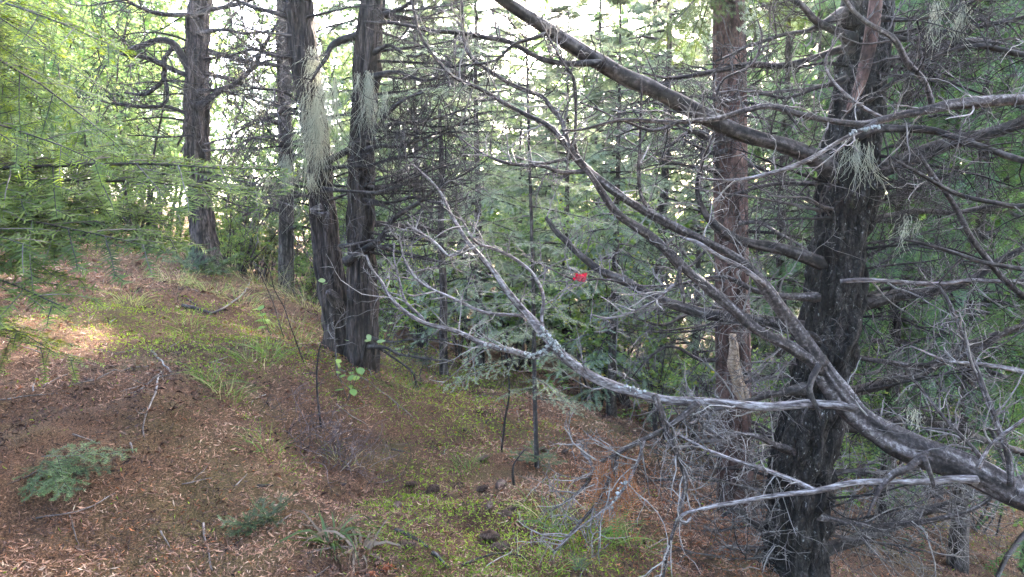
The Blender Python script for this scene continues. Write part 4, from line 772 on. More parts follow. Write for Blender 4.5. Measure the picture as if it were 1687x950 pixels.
for i, (x1, y1, d1, up) in enumerate([(480, 352, 2.75, .13), (330, 395, 2.6, .2), (240, 400, 2.45, .2), (430, 372, 3.0, .17), (150, 395, 2.4, .22), (380, 335, 2.9, .1), (80, 380, 2.5, .22), (300, 350, 3.0, .12), (190, 350, 2.8, .15), (40, 400, 2.4, .2)]):
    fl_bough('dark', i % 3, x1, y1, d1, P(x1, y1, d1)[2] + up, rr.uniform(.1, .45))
for i, (x1, y1, d1, up) in enumerate([(125, 478, 2.6, -.02), (100, 500, 2.5, -.05), (60, 515, 2.45, -.05)]):
    fl_bough('bright', i % 3, x1, y1, d1, P(x1, y1, d1)[2] + up, rr.uniform(-.25, .25))
#@@PART3
# ------------------------------------------------------------------ hanging lichen, crusts, the red leaf
def lichen(px, py, d, wpx, hpx, n, seed, label, lean=0., group='beards of lichen on the dead twigs'):
    n = int(n * .4); wpx *= .62; d -= .04; rng = rng_(seed); c = P(px, py, d); W = wpx / F * d; H = hpx / F * d; mb = MB(); K = 7
    cl = rng.normal(0, 1, (max(3, n // 28), 1)) * W * .42; ci = rng.integers(0, len(cl), n)
    st = c + np.stack([cl[ci, 0] + rng.normal(0, W * .06, n), rng.normal(0, .025, n), rng.uniform(-.35, .02, n) * H], 1)
    ln = H * (.12 + .88 * rng.random(n) ** 1.8) * (.45 + .55 * rng.random(len(cl)))[ci]
    Q = wander(rng, st, np.c_[rng.normal(lean, .12, n), rng.normal(0, .12, n), -np.ones(n)], ln, K, .26, -.09)
    tubes(mb, Q, np.full(n, .00095 * d / 4) * rng.uniform(.6, 1.3, n), .0006, 3, tint=np.tile(np.repeat(np.clip(.5 + rng.normal(0, .2, n), 0, 1), (K - 1) * 3), 2))
    o = mb.obj('hanging_lichen', M['lichen'], loc=c); return tag(o, label, 'lichen', group)
for i, (x, y, d, w, h, n, lb, le) in enumerate([
    (512, 78, 5.85, 46, 120, 420, 'long pale lichen beard down the left twin stem, its upper tuft', 0), (515, 150, 5.84, 34, 220, 900, 'longest pale lichen beard hanging down the left twin stem', -.03),
    (543, 125, 5.7, 30, 160, 520, 'slanting lichen beard between the twin stems', -.12), (606, 118, 5.72, 26, 150, 520, 'yellowish lichen beard on the right twin stem', 0),
    (636, 150, 5.6, 16, 80, 200, 'slanting lichen wisp on the twig right of the twin stems', -.3), (588, 118, 5.75, 10, 70, 120, 'narrow lichen strip on the left edge of the right twin stem', 0),
    (470, 255, 5.8, 60, 90, 420, 'tangled lichen on twigs left of the twin stems', -.25), (440, 270, 5.8, 36, 60, 200, 'small lichen tuft at the end of the twigs left of the twin stems', -.2),
    (410, 130, 7.9, 14, 60, 120, 'thin lichen strand on the arching limb of the slope top conifer', 0), (435, 118, 7.9, 16, 70, 140, 'lichen strand where limbs of the slope top conifer cross', 0),
    (450, 150, 7.9, 12, 55, 100, 'short lichen strand next to the slim grey trunk', 0), (512, 285, 5.83, 16, 50, 160, 'short lichen strip low on the left twin stem', 0),
    (1412, 228, 3.5, 40, 95, 260, 'white lichen beard on the front of the dark plated trunk', -.1), (1436, 235, 3.5, 12, 110, 110, 'stringy lichen at the right side of the dark plated trunk', .02),
    (1492, 352, 3.35, 14, 90, 130, 'lichen strand dangling under the dead limbs right of the plated trunk', -.1), (1513, 360, 3.4, 8, 45, 60, 'short lichen wisp beside the dangling strand', 0),
    (1540, 0, 3.4, 18, 90, 200, 'pale lichen strand high among the right limbs', -.05), (1590, 0, 3.4, 26, 90, 240, 'pale lichen bundle high among the right limbs', -.12),
    (1503, 672, 2.85, 16, 45, 140, 'small lichen tassel behind the weathered limb', -.08), (800, 90, 5.5, 8, 120, 90, 'long thin lichen string in front of the yellow green firs', 0), (770, 120, 6.5, 8, 90, 80, 'faint lichen string among the middle twigs', 0),
    (425, 165, 6.0, 14, 55, 120, 'lichen strand over the pale gap left of the twin stems', 0), (396, 148, 7.9, 8, 45, 70, 'wisp of lichen near the brown slope top trunk', 0)]):
    lichen(x, y, d, w, h, n, 700 + i, lb, le)

def crust(parent, path_pts, d0, d1, n, seed, name='lichen_crust'):
    """small curled flakes of white lichen sitting on the bark"""
    rng = rng_(seed); p = smooth_path(trace(path_pts, d0, d1), .01); mb = MB()
    for i in range(n):
        k = rng.integers(0, len(p)); r = p[k, 3]; a = rng.uniform(0, 6.28); off = np.array([math.cos(a) * .4, -abs(math.sin(a)), rng.uniform(-.2, 1.)]); off = off / np.linalg.norm(off)
        c = p[k, :3] + off * r * rng.uniform(.85, 1.25); s = rng.uniform(.004, .011); m = 7
        th = np.linspace(0, 2 * math.pi, m, endpoint=False); u = norm(np.cross(off, rng.normal(size=3))); w = np.cross(off, u)
        ring = c + (np.cos(th) * s * rng.uniform(.5, 1.2, m))[:, None] * u + (np.sin(th) * s * rng.uniform(.5, 1.2, m))[:, None] * w + off * (rng.uniform(0, .006, m))[:, None]
        V = np.vstack([c + off * .003, ring, c - off * .003]); j = np.arange(m); T = np.vstack([np.c_[np.zeros(m, int), 1 + j, 1 + (j + 1) % m], np.c_[np.full(m, m + 1), 1 + (j + 1) % m, 1 + j]])
        mb.add(V, T, rng.random())
    o = mb.obj(name, M['crust'], parent, smooth=False); o['kind'] = 'stuff'; return o
crust(BL, [(925, 585, 22), (905, 562, 22), (892, 545, 20)], 3.12, 3.16, 70, 801)
crust(BL, [(900, 580, 16), (880, 587, 15), (860, 583, 13)], 3.13, 3.17, 36, 802)
crust(BL, [(800, 568, 11), (860, 582, 11)], 3.2, 3.15, 14, 803)
crust(BL, [(1020, 638, 20), (1060, 650, 18)], 3.0, 2.98, 14, 804)
crust(BL, [(1030, 795, 9), (1005, 832, 9)], 2.92, 2.88, 18, 805)
crust(RX, [(1395, 222, 9), (1450, 210, 9)], 2.86, 2.88, 26, 806)
rng = rng_(55); mb = MB()
for i in range(9):
    a = rng.uniform(0, 6.28); c = P(957 + rng.normal(0, 3), 457 + rng.normal(0, 3), 3.72 + rng.normal(0, .01)); s = rng.uniform(.016, .03); u = norm(rng.normal(size=3)); w = norm(np.cross(u, rng.normal(size=3))); m = 9
    th = np.linspace(0, 2 * math.pi, m, endpoint=False); rad = s * np.where(np.arange(m) % 2, .65, 1.1); nn = np.cross(u, w)
    V = np.vstack([c, c + (np.cos(th) * rad)[:, None] * u + (np.sin(th) * rad * .8)[:, None] * w + nn * (rng.normal(0, .006, m))[:, None]]); j = np.arange(m)
    mb.add(V, np.c_[np.zeros(m, int), 1 + j, 1 + (j + 1) % m], rng.random())
tag(mb.obj('red_leaf', M['red'], loc=P(957, 457, 3.72), smooth=False), 'crumpled bright red leaf caught on a dead twig', 'leaf')

# ------------------------------------------------------------------ grass, cones, sticks and seedlings on the floor
def grass(px, py, n, h, spread, seed, label, mat='grass', w=.004, tint=.5, name='grass_tuft', cat='grass', group='grass tufts on the slope', flop=.22, tsp=.25):
    rng = rng_(seed); c = on_ground(px, py); K = 7; mb = MB(); a = rng.uniform(0, 6.28, n); r = spread * .35 * np.sqrt(rng.random(n))
    st = np.c_[c[0] + np.cos(a) * r, c[1] + np.sin(a) * r, np.zeros(n)]; st[:, 2] = G(st[:, 0], st[:, 1]) - .005
    Q = wander(rng, st, np.c_[np.cos(a) * rng.uniform(.1, .9, n), np.sin(a) * rng.uniform(.1, .9, n), np.ones(n)], h * rng.uniform(.4, 1.15, n), K, .08, -flop)
    gz = G(Q[..., 0], Q[..., 1]) + .004; Q[..., 2] = np.maximum(Q[..., 2], gz)
    t = norm(np.gradient(Q, axis=1)); sd = norm(np.cross(t, rng.normal(size=(n, 1, 3)))); ww = (w * rng.uniform(.6, 1.3, n))[:, None] * (1 - np.linspace(0, 1, K) ** 2 * .92)[None]
    V = np.stack([Q - sd * ww[..., None] / 2, Q + sd * ww[..., None] / 2], 2); b = (np.arange(n) * K * 2)[:, None] + (np.arange(K - 1) * 2)[None]; b = b.ravel()
    tn = np.repeat(np.clip(tint + rng.normal(0, tsp, n), 0, 1), K - 1)
    mb.add(V, np.vstack([np.c_[b, b + 1, b + 3], np.c_[b, b + 3, b + 2]]), np.r_[tn, tn]); return tag(mb.obj(name, M[mat], loc=c), label, cat, group)
for i, (x, y, n, h, s, tn, lb) in enumerate([(960, 895, 150, .34, .5, .5, 'largest bright green grass tuft below the hanging broken branches'), (905, 860, 70, .26, .4, .55, 'green grass tuft beside the young fir base'),
    (770, 775, 50, .2, .25, .6, 'thin pale grass tuft near the fallen cones'), (372, 655, 46, .3, .25, .8, 'pale straw coloured grass tuft in the middle of the bank'), (345, 632, 40, .28, .15, .35, 'upright green grass tuft on a reddish hummock'),
    (445, 585, 70, .3, .25, .6, 'grass tuft at the edge of the mossy bank'), (440, 745, 40, .18, .35, .45, 'low grass tuft beside the dead brush'), (395, 500, 60, .35, .5, .85, 'dry straw grass below the slope top conifer'), (290, 470, 60, .35, .5, .85, 'dry grass clump up the slope under the dark bough'),
    (215, 500, 50, .25, .3, .9, 'tan dry tussock high on the slope'), (350, 480, 70, .4, .6, .88, 'flattened straw grass near the slope top conifer'), (310, 545, 40, .22, .3, .6, 'grass tuft next to the dark decaying sticks'), (480, 560, 60, .4, .5, .75, 'tall thin grass left of the twin stems'),
    (505, 505, 80, .6, .8, .85, 'tall dry grass behind the bank'), (430, 470, 90, .6, .9, .82, 'tall straw grass in front of the slim grey trunk'), (660, 640, 40, .25, .4, .7, 'short dry grass right of the twin stems'), (690, 600, 60, .4, .7, .75, 'straw grass in the hollow'),
    (885, 935, 50, .22, .4, .5, 'small green tuft beneath the broken branch tips'), (1040, 900, 50, .22, .4, .4, 'green tuft under the hanging rusty foliage'), (420, 600, 50, .22, .3, .45, 'green sprout of grass on the moss'), (640, 880, 20, .14, .2, .45, 'tiny green blades near the dark stick'), (560, 760, 24, .2, .3, .7, 'dry blades in the dead brush')]):
    grass(x, y, n, h, s, 900 + i, lb, tint=tn)
grass(545, 895, 40, .36, .10, 951, 'clump of drooping strap leaves, green and withered brown', 'strap', .011, .4, 'strap_leaf_plant', 'plant', None, .42, .3)
grass(590, 905, 26, .30, .14, 952, 'withered pale strap leaves lying flat beside the green clump', 'strap', .012, .8, 'dead_strap_leaves', 'dead leaves', None, .5, .15)

def cone_mesh(seed):
    rng = rng_(seed); mb = MB(); L = .085; n = 78
    core = np.c_[np.linspace(0, L, 8), np.zeros(8), np.zeros(8), .012 * np.sin(np.linspace(.5, 2.9, 8)) + .002]; tube(mb, core, 8, 0, 1, 1, .2)
    for i in range(n):
        t = (i + .5) / n; x = L * t; a = i * 2.39996; R = .021 * math.sin(math.pi * min(1, .16 + .84 * t)) ** .7 + .003; d = np.array([.45, math.cos(a), math.sin(a)]); d = d / np.linalg.norm(d); u = np.array([0, -math.sin(a), math.cos(a)])
        c = np.array([x, 0, 0]) + d * R * rng.uniform(.92, 1.12); w = .0085; nn = np.cross(d, u); b0 = np.array([x - .003, 0, 0]) + d * R * .3
        V = np.array([b0 - u * w * .4, b0 + u * w * .4, c + u * w * .7, c + d * .003, c - u * w * .7]) ; V2 = V - nn * .002
        mb.add(np.vstack([V, V2]), [[0, 1, 2], [0, 2, 3], [0, 3, 4], [5, 7, 6], [5, 8, 7], [5, 9, 8], [2, 7, 8], [2, 8, 3], [3, 8, 9], [3, 9, 4]], rng.uniform(.2, .9))
    return mb.mesh('pine_cone', M['cone'], smooth=False)
CM = [cone_mesh(3), cone_mesh(4)]; rng = rng_(61)
for i, (x, y, s, lb) in enumerate([(722, 806, 1.3, 'large dark cone in the middle of the clearing'), (668, 801, .85, 'small dark cone left of the large middle cone'), (820, 807, 1.25, 'brown cone by the thin upright dead twig'), (803, 806, .9, 'dark cone touching the cone by the upright dead twig'),
    (806, 842, .9, 'short cone below the upright dead twig'), (828, 848, 1.0, 'ridged cone at the edge of the green tuft'), (791, 889, 1.25, 'pinkish brown cone on open litter'), (760, 800, 1.0, 'pale cone under the thin grass tuft'), (840, 905, 1.1, 'reddish cone at the tip of a pale stick'),
    (790, 762, .9, 'cone half buried near the upright dead twig'), (652, 843, 1.0, 'brown cone by the dead brush'), (972, 792, .8, 'round cone under the broken branch tips'), (686, 905, 1.0, 'pale cone beside the dark stick'), (890, 742, .8, 'small cone behind the young fir'),
    (935, 745, .8, 'cone in the russet litter behind the young fir'), (850, 840, .9, 'cone beside the pale leaning stick')]):
    o = bpy.data.objects.new('pine_cone', CM[i % 2]); sc.collection.objects.link(o); q = on_ground(x, y); o.location = (q[0], q[1], q[2] + .014 * s); o.rotation_euler = (rng.uniform(0, 6), rng.uniform(-.15, .1), rng.uniform(0, 6.28)); o.scale = (s, s, s)
    tag(o, lb, 'cone', 'fallen cones')

def stick(pts, w, seed, label, mat='stick', tw=0, lift=.008, name='fallen_stick', cat='stick', group='sticks lying on the slope'):
    """a stick lying on the floor along the traced points"""
    q = np.array([on_ground(x, y) for x, y in pts]); q[:, 2] += lift; pth = np.c_[q, np.linspace(w, w * .45, len(q))]; p = smooth_path(pth, .02); p = jitter(p, .006, 9, seed)
    p[:, 2] = np.maximum(p[:, 2], G(p[:, 0], p[:, 1]) + p[:, 3] * .4); mb = MB(); tube(mb, p, 8, .2, 14, seed, None, fib=.2)
    if tw: twiggery(mb, p, tw, .16, seed, .2, .02, w * .5, 2)
    return tag(mb.obj(name, M[mat], loc=q[0]), label, cat, group)
for i, (pts, w, lb, mt, tw) in enumerate([([(650, 878), (675, 886), (690, 893), (705, 905)], .013, 'thick dark stick lying across the litter', 'dead_dark', 0), ([(712, 915), (725, 925), (738, 938)], .012, 'short dark stick in line with the thick dark one', 'dead_dark', 0),
    ([(250, 580), (265, 597), (283, 615)], .009, 'pale stick on the upper bank', 'stick', 0), ([(245, 605), (215, 610), (160, 625), (110, 640)], .005, 'long thin stick across the left slope', 'stick', 2), ([(265, 615), (255, 650), (248, 665), (235, 700), (238, 725)], .006, 'crooked twig zigzagging down the left slope', 'stick', 4),
    ([(262, 620), (235, 640), (215, 650)], .006, 'forked twig beside the crooked one', 'stick', 3), ([(215, 733), (219, 750)], .006, 'tiny pale stick below the crooked twig', 'twig_pale', 0), ([(335, 865), (342, 900), (350, 945)], .006, 'upright pale twig near the lower edge', 'stick', 2), ([(265, 880), (280, 905)], .004, 'short thin twig by the sunlit patch', 'stick', 0),
    ([(300, 505), (330, 512), (355, 518)], .02, 'dark rotting stick lying on the moss', 'dead_dark', 3), ([(345, 520), (375, 505), (405, 480), (430, 455)], .012, 'grey branch rising from the moss to the dry grass', 'stick', 5), ([(310, 495), (325, 505)], .01, 'short dark stub above the rotting stick', 'dead_dark', 0),
    ([(180, 535), (192, 528)], .008, 'bright pale stick high on the slope', 'twig_pale', 0), ([(0, 662), (50, 655), (95, 650)], .004, 'thin straw stalk on the left slope', 'twig_pale', 0), ([(55, 650), (60, 625)], .004, 'thin upright straw stalk on the left slope', 'twig_pale', 0), ([(50, 450), (75, 440)], .012, 'white stick at the top of the slope', 'twig_pale', 0),
    ([(30, 440), (110, 470), (170, 480)], .009, 'long twig at the top of the slope', 'stick', 5), ([(900, 790), (880, 808), (862, 830)], .006, 'pale leaning stick beside the young fir', 'twig_pale', 0), ([(760, 935), (800, 920), (840, 916), (870, 925)], .006, 'thin dark curved stick by the green tuft', 'dead_dark', 3),
    ([(480, 850), (455, 870), (440, 880)], .004, 'thin twig left of the strap leaves', 'stick', 1), ([(425, 805), (450, 803)], .010, 'short black chunk of wood', 'dead_dark', 0), ([(645, 742), (672, 750)], .008, 'short dark stick in the mossy clearing', 'dead_dark', 0), ([(730, 750), (735, 742)], .006, 'short pale twig in the mossy clearing', 'twig_pale', 0),
    ([(610, 470), (650, 450)], .012, 'grey stick behind the twin stems', 'stick', 0), ([(345, 600), (375, 590)], .005, 'thin twig on the moss', 'stick', 1), ([(70, 640), (120, 615)], .003, 'fine stalk on the left slope', 'stick', 0), ([(60, 860), (130, 845), (190, 815)], .004, 'thin stalk below the cut fir spray', 'stick', 0),
    ([(1160, 870), (1200, 890), (1240, 915)], .008, 'stick in the russet litter by the reddish trunk', 'stick', 3), ([(560, 610), (620, 640), (680, 690)], .008, 'grey twig lying below the twin stems', 'stick', 6), ([(580, 560), (600, 590), (612, 620)], .010, 'pale stick leaning on the root of the twin stems', 'twig_pale', 2),
    ([(300, 800), (350, 790)], .004, 'fine brown twig on the middle slope', 'stick', 1), ([(120, 720), (165, 735)], .004, 'fine twig on the left slope', 'stick', 1)]):
    stick(pts, w, 1100 + i, lb, mt, tw)
rng = rng_(88); mb_n = 0
for i in range(70):
    d = math.exp(rng.uniform(math.log(2.3), math.log(7))); x = rng.uniform(-.8, .5) * d; L = rng.uniform(.08, .3); a = rng.uniform(0, 6.28); y = d
    q = np.array([[x + math.cos(a) * L * t, y + math.sin(a) * L * t, 0] for t in (0, .5, 1)]); q[:, 2] = G(q[:, 0], q[:, 1]) + .01
    p = jitter(smooth_path(np.c_[q, [.003, .0028, .0015]], .02), .008, 9, i); m_ = MB(); tube(m_, p, 5, .2, 14, i); tag(m_.obj('twig', M['stick' if i % 3 else 'twig_pale'], loc=q[0]), 'small loose twig scattered on the litter', 'twig', 'small twigs scattered on the litter')

def sprig(px, py, n, r, seed, label, up=.2, key='small', name='fir_sprig', asp=1.):
    rng = rng_(seed); c = on_ground(px, py); o = thing(name, label, 'fir sprig', tuple(c))
    for i in range(n):
        a = rng.uniform(0, 6.28); b = c + np.array([rng.normal(0, r * .2) * asp, rng.normal(0, r * .2), .015]); t = b + np.array([math.cos(a) * r * rng.uniform(.5, 1.1), math.sin(a) * r * rng.uniform(.5, 1.1), 0]); t[2] = g1(t[0], t[1]) + .03 + up * r * rng.random()
        place_bough(o, (key, int(rng.integers(0, 3))), b, t, rng.uniform(-.4, .4))
    return o
o = thing('fir_sprig', 'fallen dark green fir spray lying on the brown litter', 'fir sprig', tuple(on_ground(75, 790)))
b0 = on_ground(70, 775) + [0, 0, .03]
for i, (x, y) in enumerate([(205, 782), (45, 850), (130, 840), (100, 850), (160, 800), (40, 800), (150, 775), (75, 840), (185, 800)]):
    t = on_ground(x, y) + np.array([0, 0, .07]); place_bough(o, ('small', i % 3), b0 + (on_ground(110, 795) - b0) * (.12 * i) + [0, 0, .03], t, .2)
sprig(425, 872, 14, .15, 1202, 'small bushy green fir seedling in the litter', .9, name='fir_seedling')
sprig(955, 945, 5, .07, 1203, 'tiny green conifer seedling among the grass', .8, name='fir_seedling')
sprig(700, 600, 6, .25, 1204, 'green fir sprig at the foot of the small mossy trunk', .6, name='fir_seedling')
sprig(340, 455, 10, .5, 1205, 'blue green fir seedling at the foot of the slope top conifer', .9, name='fir_seedling')

# dead brush, dead sapling, bleached twig
c = on_ground(545, 745); rng = rng_(71); mb = MB(); n = 110; a = rng.uniform(0, 6.28, n); st = np.c_[c[0] + rng.normal(0, .17, n), c[1] + rng.normal(0, .14, n), np.zeros(n)]; st[:, 2] = G(st[:, 0], st[:, 1]) - .01
Q = wander(rng, st, np.c_[np.cos(a) * .8, np.sin(a) * .8, np.ones(n)], rng.uniform(.1, .42, n), 8, .3, -.07); tubes(mb, Q, .0024, .001, 4)
p2, d2, ix, _ = on_paths(rng, Q, 4, .2, 1.); Q2 = wander(rng, p2, d2, rng.uniform(.05, .16, len(p2)), 5, .25, -.05); tubes(mb, Q2, .0014, .0006, 3)
tag(mb.obj('dead_brush', M['brush'], loc=c), 'tangle of dead greyish purple brush on the bank edge', 'brush')
def sapling(pts, d0, d1, seed, label, mat='dead_dark', n=8, ln=.2, name='dead_sapling', tm='twig_dark'):
    p0 = P(pts[0][0], pts[0][1], d0); o = thing(name, label, 'dead sapling', (p0[0], p0[1], g1(p0[0], p0[1])))
    path = trace(pts, d0, d1); path[:, 3] *= .68 * np.linspace(1.1, .7, len(path)); path = np.vstack([[path[0, 0], path[0, 1], g1(path[0, 0], path[0, 1]) - .03, path[0, 3]], path]); p = jitter(smooth_path(path, .02), .006, 6, seed); mb = MB(); tube(mb, p, 7, .15, 10, seed, .3); s = mb.obj('stem', M[mat], o)
    if n: tb = MB(); twiggery(tb, p, n, ln, seed + 1, .2, .02, .003, 2, 0, .3); tb.obj('twigs', M[tm], s)['kind'] = 'stuff'
    return o
q = on_ground(530, 705); sapling([(529, 700, 5), (523, 650, 5), (522, 610, 4.5), (525, 580, 4), (530, 562, 3)], q[1], q[1], 72, 'thin black dead stem standing by the dead brush', n=4, ln=.12)
q = on_ground(846, 800); sapling([(845, 798, 7), (844, 775, 6), (848, 762, 5), (862, 745, 4), (868, 738, 3)], q[1], q[1], 73, 'short crooked dead stem between the cones and the young fir', n=4, ln=.1)
q = on_ground(828, 745); sapling([(826, 742, 5), (830, 700, 6), (838, 650, 5), (836, 600, 4), (834, 545, 3)], q[1], q[1] - .1, 74, 'thin dark dangling stem left of the young fir', n=8, ln=.2)
q = on_ground(505, 600); sapling([(500, 596, 3), (480, 540, 2.6), (455, 480, 2.4), (440, 440, 2.2), (415, 410, 2), (380, 350, 1.2)], q[1], q[1] - .3, 75, 'long thin dead stem leaning left of the twin stems', 'dead_grey', n=8, ln=.3)
q = on_ground(470, 560); sapling([(468, 555, 2.5), (450, 500, 2.2), (425, 445, 2), (418, 430, 1.5)], q[1], q[1], 76, 'short dead stem at the rim of the mossy bank', 'dead_grey', n=5, ln=.25)
q = on_ground(555, 640); o = sapling([(556, 625, 4), (552, 580, 4), (550, 545, 4), (560, 525, 3), (575, 510, 2)], 5.2, 5.1, 77, 'curly bleached twig standing in front of the twin stems', 'bleached', 12, .22, 'bleached_twig', 'twig_pale')

# leafy seedlings
def leaf_seedling(px, py, h, n, ll, seed, label, mat='leaf'):
    rng = rng_(seed); c = on_ground(px, py); o = thing('leafy_seedling', label, 'seedling', tuple(c)); st = MB(); m = 3
    Q = wander(rng, np.repeat(c[None], m, 0) - [0, 0, .01], np.c_[rng.normal(0, .3, (m, 2)), np.ones(m)], h * rng.uniform(.7, 1.1, m), 7, .12, .02); tubes(st, Q, .003, .001, 4); st.obj('stem', M['twig_dark'], o)
    p, d, _, _ = on_paths(rng, Q, n // m, .3, 1., (50, 85)); nrm = norm(np.array([0, -.3, 1.]) + rng.normal(0, .3, d.shape)); d = norm(d - nrm * (d * nrm).sum(1, keepdims=True)); sd = np.cross(nrm, d)
    for i in range(len(p)):
        l = ll * rng.uniform(.6, 1.15); w = l * .36; t = np.array([0, .25, .5, .75, 1.]); ww = w * np.array([.15, .85, 1, .7, .05]); mid = p[i] + d[i] * (t * l)[:, None] + nrm[i] * (-.12 * l * t ** 2)[:, None]
        V = np.vstack([mid, mid + sd[i] * ww[:, None] + nrm[i] * l * .06, mid - sd[i] * ww[:, None] + nrm[i] * l * .06]); T = []
        for k in range(4): T += [[k, k + 5, k + 6], [k, k + 6, k + 1], [k, k + 11, k + 10], [k, k + 1, k + 11]]
        MB().add(V, T, rng.uniform(.25, .7)).obj('leaf', M[mat], o)
    return o
leaf_seedling(572, 660, .42, 15, .075, 81, 'small evergreen seedling with rounded leaves below the twin stems')
leaf_seedling(588, 612, .85, 9, .07, 82, 'yellow green leafy shoot at the fork of the twin stems', 'leaf_pale')
leaf_seedling(660, 590, .3, 12, .06, 83, 'low leafy seedling right of the twin stems')
leaf_seedling(450, 555, .35, 12, .07, 84, 'dark leafy seedling at the rim of the moss')
leaf_seedling(420, 420, .5, 15, .08, 85, 'leafy shoot in front of the slim grey trunk')
leaf_seedling(990, 640, .9, 24, .075, 86, 'broad leaved seedling behind the bleached branch')
leaf_seedling(1030, 620, 1.3, 27, .075, 87, 'taller broad leaved seedling behind the bleached branch')

# rotting orange wood, rusty hanging foliage
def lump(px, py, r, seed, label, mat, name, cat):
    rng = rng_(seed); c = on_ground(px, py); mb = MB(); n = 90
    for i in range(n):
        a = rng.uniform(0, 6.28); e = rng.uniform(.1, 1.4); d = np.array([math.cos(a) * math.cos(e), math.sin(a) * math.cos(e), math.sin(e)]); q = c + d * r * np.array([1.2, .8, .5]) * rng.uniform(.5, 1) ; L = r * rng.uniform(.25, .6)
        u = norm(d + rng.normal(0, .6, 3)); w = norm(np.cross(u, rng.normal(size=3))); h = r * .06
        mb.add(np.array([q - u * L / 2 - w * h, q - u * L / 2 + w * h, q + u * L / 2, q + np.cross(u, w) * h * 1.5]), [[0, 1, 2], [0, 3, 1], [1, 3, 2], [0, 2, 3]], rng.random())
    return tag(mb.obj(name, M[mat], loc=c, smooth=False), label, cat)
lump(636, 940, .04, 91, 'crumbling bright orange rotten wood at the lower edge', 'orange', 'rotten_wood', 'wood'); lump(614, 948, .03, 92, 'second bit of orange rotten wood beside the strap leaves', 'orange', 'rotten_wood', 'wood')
rng = rng_(93); o = thing('withered_spray', 'rusty brown withered spray hanging under the broken branches', 'dead foliage', tuple(P(1015, 760, 2.98))); mb = MB(); n = 60
st = np.array([P(rng.uniform(985, 1040), rng.uniform(750, 800), 2.98 + rng.normal(0, .05)) for _ in range(n)]); Q = wander(rng, st, np.c_[rng.normal(-.05, .2, (n, 2)), -np.ones(n)], rng.uniform(.08, .3, n), 6, .15, -.1); tubes(mb, Q, .0015, .0006, 3, mat=1); needles(mb, Q, 20, .014, .004, .5, seed=4, flat=np.array([.3, 1., .1])); mb.obj('foliage', [M['rust'], M['stick']], o, smooth=False)['kind'] = 'stuff'
#@@BG
# ------------------------------------------------------------------ background trees and shrubs
OWN = {(790, 8.2): 'fir sapling standing between the small mossy trunk and the young fir', (1010, 7.2): 'low dense fir right behind the red leaf', (1085, 8.6): 'grey green fir left of the straight reddish trunk',
       (1150, 7.8): 'short fir touching the reddish trunk on its clearing side', (1290, 9.0): 'fir seen between the reddish trunk and the plated trunk', (690, 10.5): 'fir rising behind the small mossy trunk',
       (1480, 6.6): 'nearest dark cedar just behind the plated trunk', (1610, 5.9): 'cedar whose sprays hang behind the big weathered limb', (1740, 6.4): 'cedar half cut off behind the long grey branches',
       (1400, 8.4): 'cedar directly behind the plated trunk', (1340, 6.2): 'low bush between the reddish trunk and the plated trunk', 
       (980, 7.9): 'leafy bush above the white lichen crust of the bleached branch', (1100, 7.0): 'leafy bush left of the reddish trunk base', (640, 9.5): 'small bush showing right beside the twin stems',
       (60, 8.5): 'leafy bush at the top of the slope under the bright boughs', (150, 9.5): 'leafy bush left of the brown slope top conifer', (230, 10.5): 'tall leafy bush close behind the slope top conifer', (390, 12): 'leafy bush between the slope top conifer and the slim grey trunk'}
def bgtree(key, px, d, s, rz, name, label, group): label = OWN.get((px, d), label); x = (px - 843.5) / F * d / CP; return conifer(key, name, x, d, s, rz, label, 'tree', group)
rr = rng_(303)
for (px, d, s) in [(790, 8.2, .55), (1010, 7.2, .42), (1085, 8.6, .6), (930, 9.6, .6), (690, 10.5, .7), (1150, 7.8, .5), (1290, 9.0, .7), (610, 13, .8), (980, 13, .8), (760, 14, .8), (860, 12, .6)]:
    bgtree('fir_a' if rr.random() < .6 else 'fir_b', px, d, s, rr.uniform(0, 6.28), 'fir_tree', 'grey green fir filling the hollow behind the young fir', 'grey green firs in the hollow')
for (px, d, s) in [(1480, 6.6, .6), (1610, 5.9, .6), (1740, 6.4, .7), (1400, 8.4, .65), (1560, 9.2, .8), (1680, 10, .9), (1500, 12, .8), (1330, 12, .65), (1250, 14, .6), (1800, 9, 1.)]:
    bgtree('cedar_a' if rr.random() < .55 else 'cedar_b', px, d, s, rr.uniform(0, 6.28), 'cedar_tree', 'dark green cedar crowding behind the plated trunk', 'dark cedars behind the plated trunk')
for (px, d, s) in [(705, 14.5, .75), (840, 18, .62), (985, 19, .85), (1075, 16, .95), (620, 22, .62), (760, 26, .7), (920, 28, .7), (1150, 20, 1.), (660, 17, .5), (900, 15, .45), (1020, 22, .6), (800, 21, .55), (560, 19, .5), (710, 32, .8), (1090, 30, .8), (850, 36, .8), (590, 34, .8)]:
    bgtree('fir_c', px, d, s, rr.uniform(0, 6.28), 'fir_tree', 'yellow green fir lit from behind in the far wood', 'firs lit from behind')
for (px, d, s) in [(60, 12, 1.), (180, 15, .9), (-60, 10, 1.), (270, 21, .8), (100, 20, 1.), (400, 30, .6), (-100, 17, 1.2), (330, 24, .5), (220, 17, .6), (30, 24, 1.2), (150, 30, 1.), (450, 36, .5), (280, 36, .7), (490, 30, .45)]:
    bgtree('fir_c' if rr.random() < .5 else 'cedar_b', px, d, s, rr.uniform(0, 6.28), 'conifer_tree', 'distant conifer up the slope behind the bright boughs', 'distant conifers up the slope')
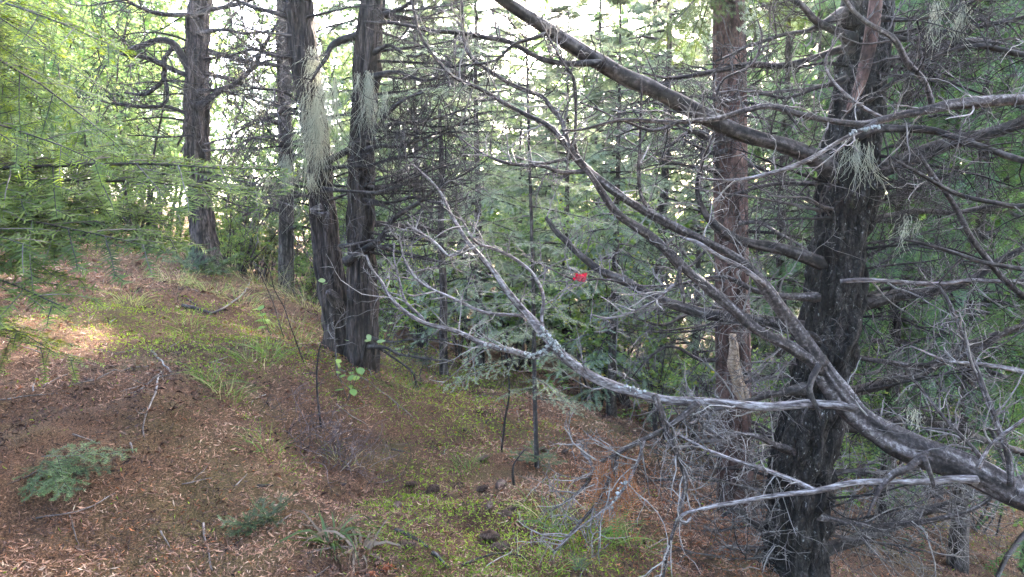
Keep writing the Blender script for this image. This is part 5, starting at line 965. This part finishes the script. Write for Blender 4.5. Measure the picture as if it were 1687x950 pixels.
for (px, d, s) in [(1300, 24, .9), (1420, 28, .9), (1550, 22, .9), (1680, 26, 1.), (1850, 16, 1.1), (1230, 19, .9), (1370, 18, .8), (1490, 17, .8), (1620, 16, .8), (1280, 32, 1.), (1500, 34, 1.)]:
    bgtree('cedar_b', px, d, s, rr.uniform(0, 6.28), 'cedar_tree', 'far cedar downhill in the right background', 'far cedars downhill')
for i in range(26):
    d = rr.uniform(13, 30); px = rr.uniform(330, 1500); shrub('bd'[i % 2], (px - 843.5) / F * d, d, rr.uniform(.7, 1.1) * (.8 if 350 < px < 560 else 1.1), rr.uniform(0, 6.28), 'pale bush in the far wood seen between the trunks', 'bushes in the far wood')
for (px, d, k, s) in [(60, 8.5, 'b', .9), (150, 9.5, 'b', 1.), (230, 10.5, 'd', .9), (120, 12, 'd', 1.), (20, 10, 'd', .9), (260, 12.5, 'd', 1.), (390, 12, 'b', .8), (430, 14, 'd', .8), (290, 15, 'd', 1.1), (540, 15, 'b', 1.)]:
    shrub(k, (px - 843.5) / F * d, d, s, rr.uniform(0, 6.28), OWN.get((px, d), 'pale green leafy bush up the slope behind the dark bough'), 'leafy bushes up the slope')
for (px, d, k, s) in [(690, 8.5, 'a', .8), (760, 9.5, 'a', .9), (640, 9.5, 'c', 1.), (840, 8.6, 'a', .9), (980, 7.9, 'a', 1.1), (1040, 9.0, 'b', .9), (1100, 7.0, 'a', .8), (700, 11, 'b', .9), (880, 12.5, 'b', 1.), (1180, 9, 'a', 1.), (1090, 11, 'd', .8), (1010, 10, 'd', .8)]:
    shrub(k, (px - 843.5) / F * d, d, s, rr.uniform(0, 6.28), OWN.get((px, d), 'green leafy bush in the hollow beyond the clearing'), 'leafy bushes in the hollow')
for (px, d, k, s) in [(1340, 6.2, 'a', .7), (1650, 7.8, 'a', .9), (1480, 8, 'a', 1.), (1400, 10, 'b', 1.), (1580, 11, 'b', 1.)]:
    shrub(k, (px - 843.5) / F * d, d, s, rr.uniform(0, 6.28), OWN.get((px, d), 'low green bush downhill under the cedars'), 'bushes under the cedars')

for i in range(26):
    px = rr.uniform(150, 640); d = rr.uniform(9.3, 15) + max(0, 400 - px) * .004; shrub('ca'[i % 2], (px - 843.5) / F * d, d, rr.uniform(.55, 1.0), rr.uniform(0, 6.28), 'low leafy bush just behind the crest of the slope', 'low bushes behind the crest')
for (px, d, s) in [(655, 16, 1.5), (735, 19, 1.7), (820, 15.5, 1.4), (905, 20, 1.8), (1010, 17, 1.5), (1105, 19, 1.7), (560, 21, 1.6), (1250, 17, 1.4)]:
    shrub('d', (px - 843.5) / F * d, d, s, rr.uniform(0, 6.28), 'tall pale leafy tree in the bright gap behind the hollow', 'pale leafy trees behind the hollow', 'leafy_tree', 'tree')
# the wood goes on behind and beside the viewpoint; unseen cedars added for shade
for (x, y, s) in [(-4.5, -4., 1.), (-1., -5.6, 1.), (2.6, -4.6, 1.), (5.8, -2.2, .9), (.5, -10, 1.3), (-7.5, -.5, 1.), (8, -6, 1.2), (-6, -9, 1.2)]:
    conifer('cedar_b', 'cedar_tree', x, y, s, rr.uniform(0, 6.28), 'unseen cedar of the wood behind the viewpoint, added to shade the trunk fronts', 'tree', 'unseen shade cedars behind the viewpoint')
# thin haze volume for depth, partly standing in for veiling light in the lens
hz = MB(); c0, c1 = np.array([-140, -140, -28.]), np.array([140, 140, 24.]); V = [[(c0, c1)[i][0], (c0, c1)[j][1], (c0, c1)[k][2]] for i in (0, 1) for j in (0, 1) for k in (0, 1)]
hz.add(V, [[0, 1, 3], [0, 3, 2], [4, 6, 7], [4, 7, 5], [0, 4, 5], [0, 5, 1], [2, 3, 7], [2, 7, 6], [0, 2, 6], [0, 6, 4], [1, 5, 7], [1, 7, 3]], .5)
hm, ht, hb, hout = nt('haze'); ht.nodes.remove(hb); pv = ht.nodes.new('ShaderNodeVolumePrincipled'); pv.inputs['Density'].default_value = .0007; pv.inputs['Color'].default_value = (.95, .96, .97, 1); pv.inputs['Anisotropy'].default_value = .35
ht.links.new(pv.outputs[0], hout.inputs['Volume']); tag(hz.obj('haze', hm, smooth=False), 'thin pale air between the trees', 'haze', kind='stuff')
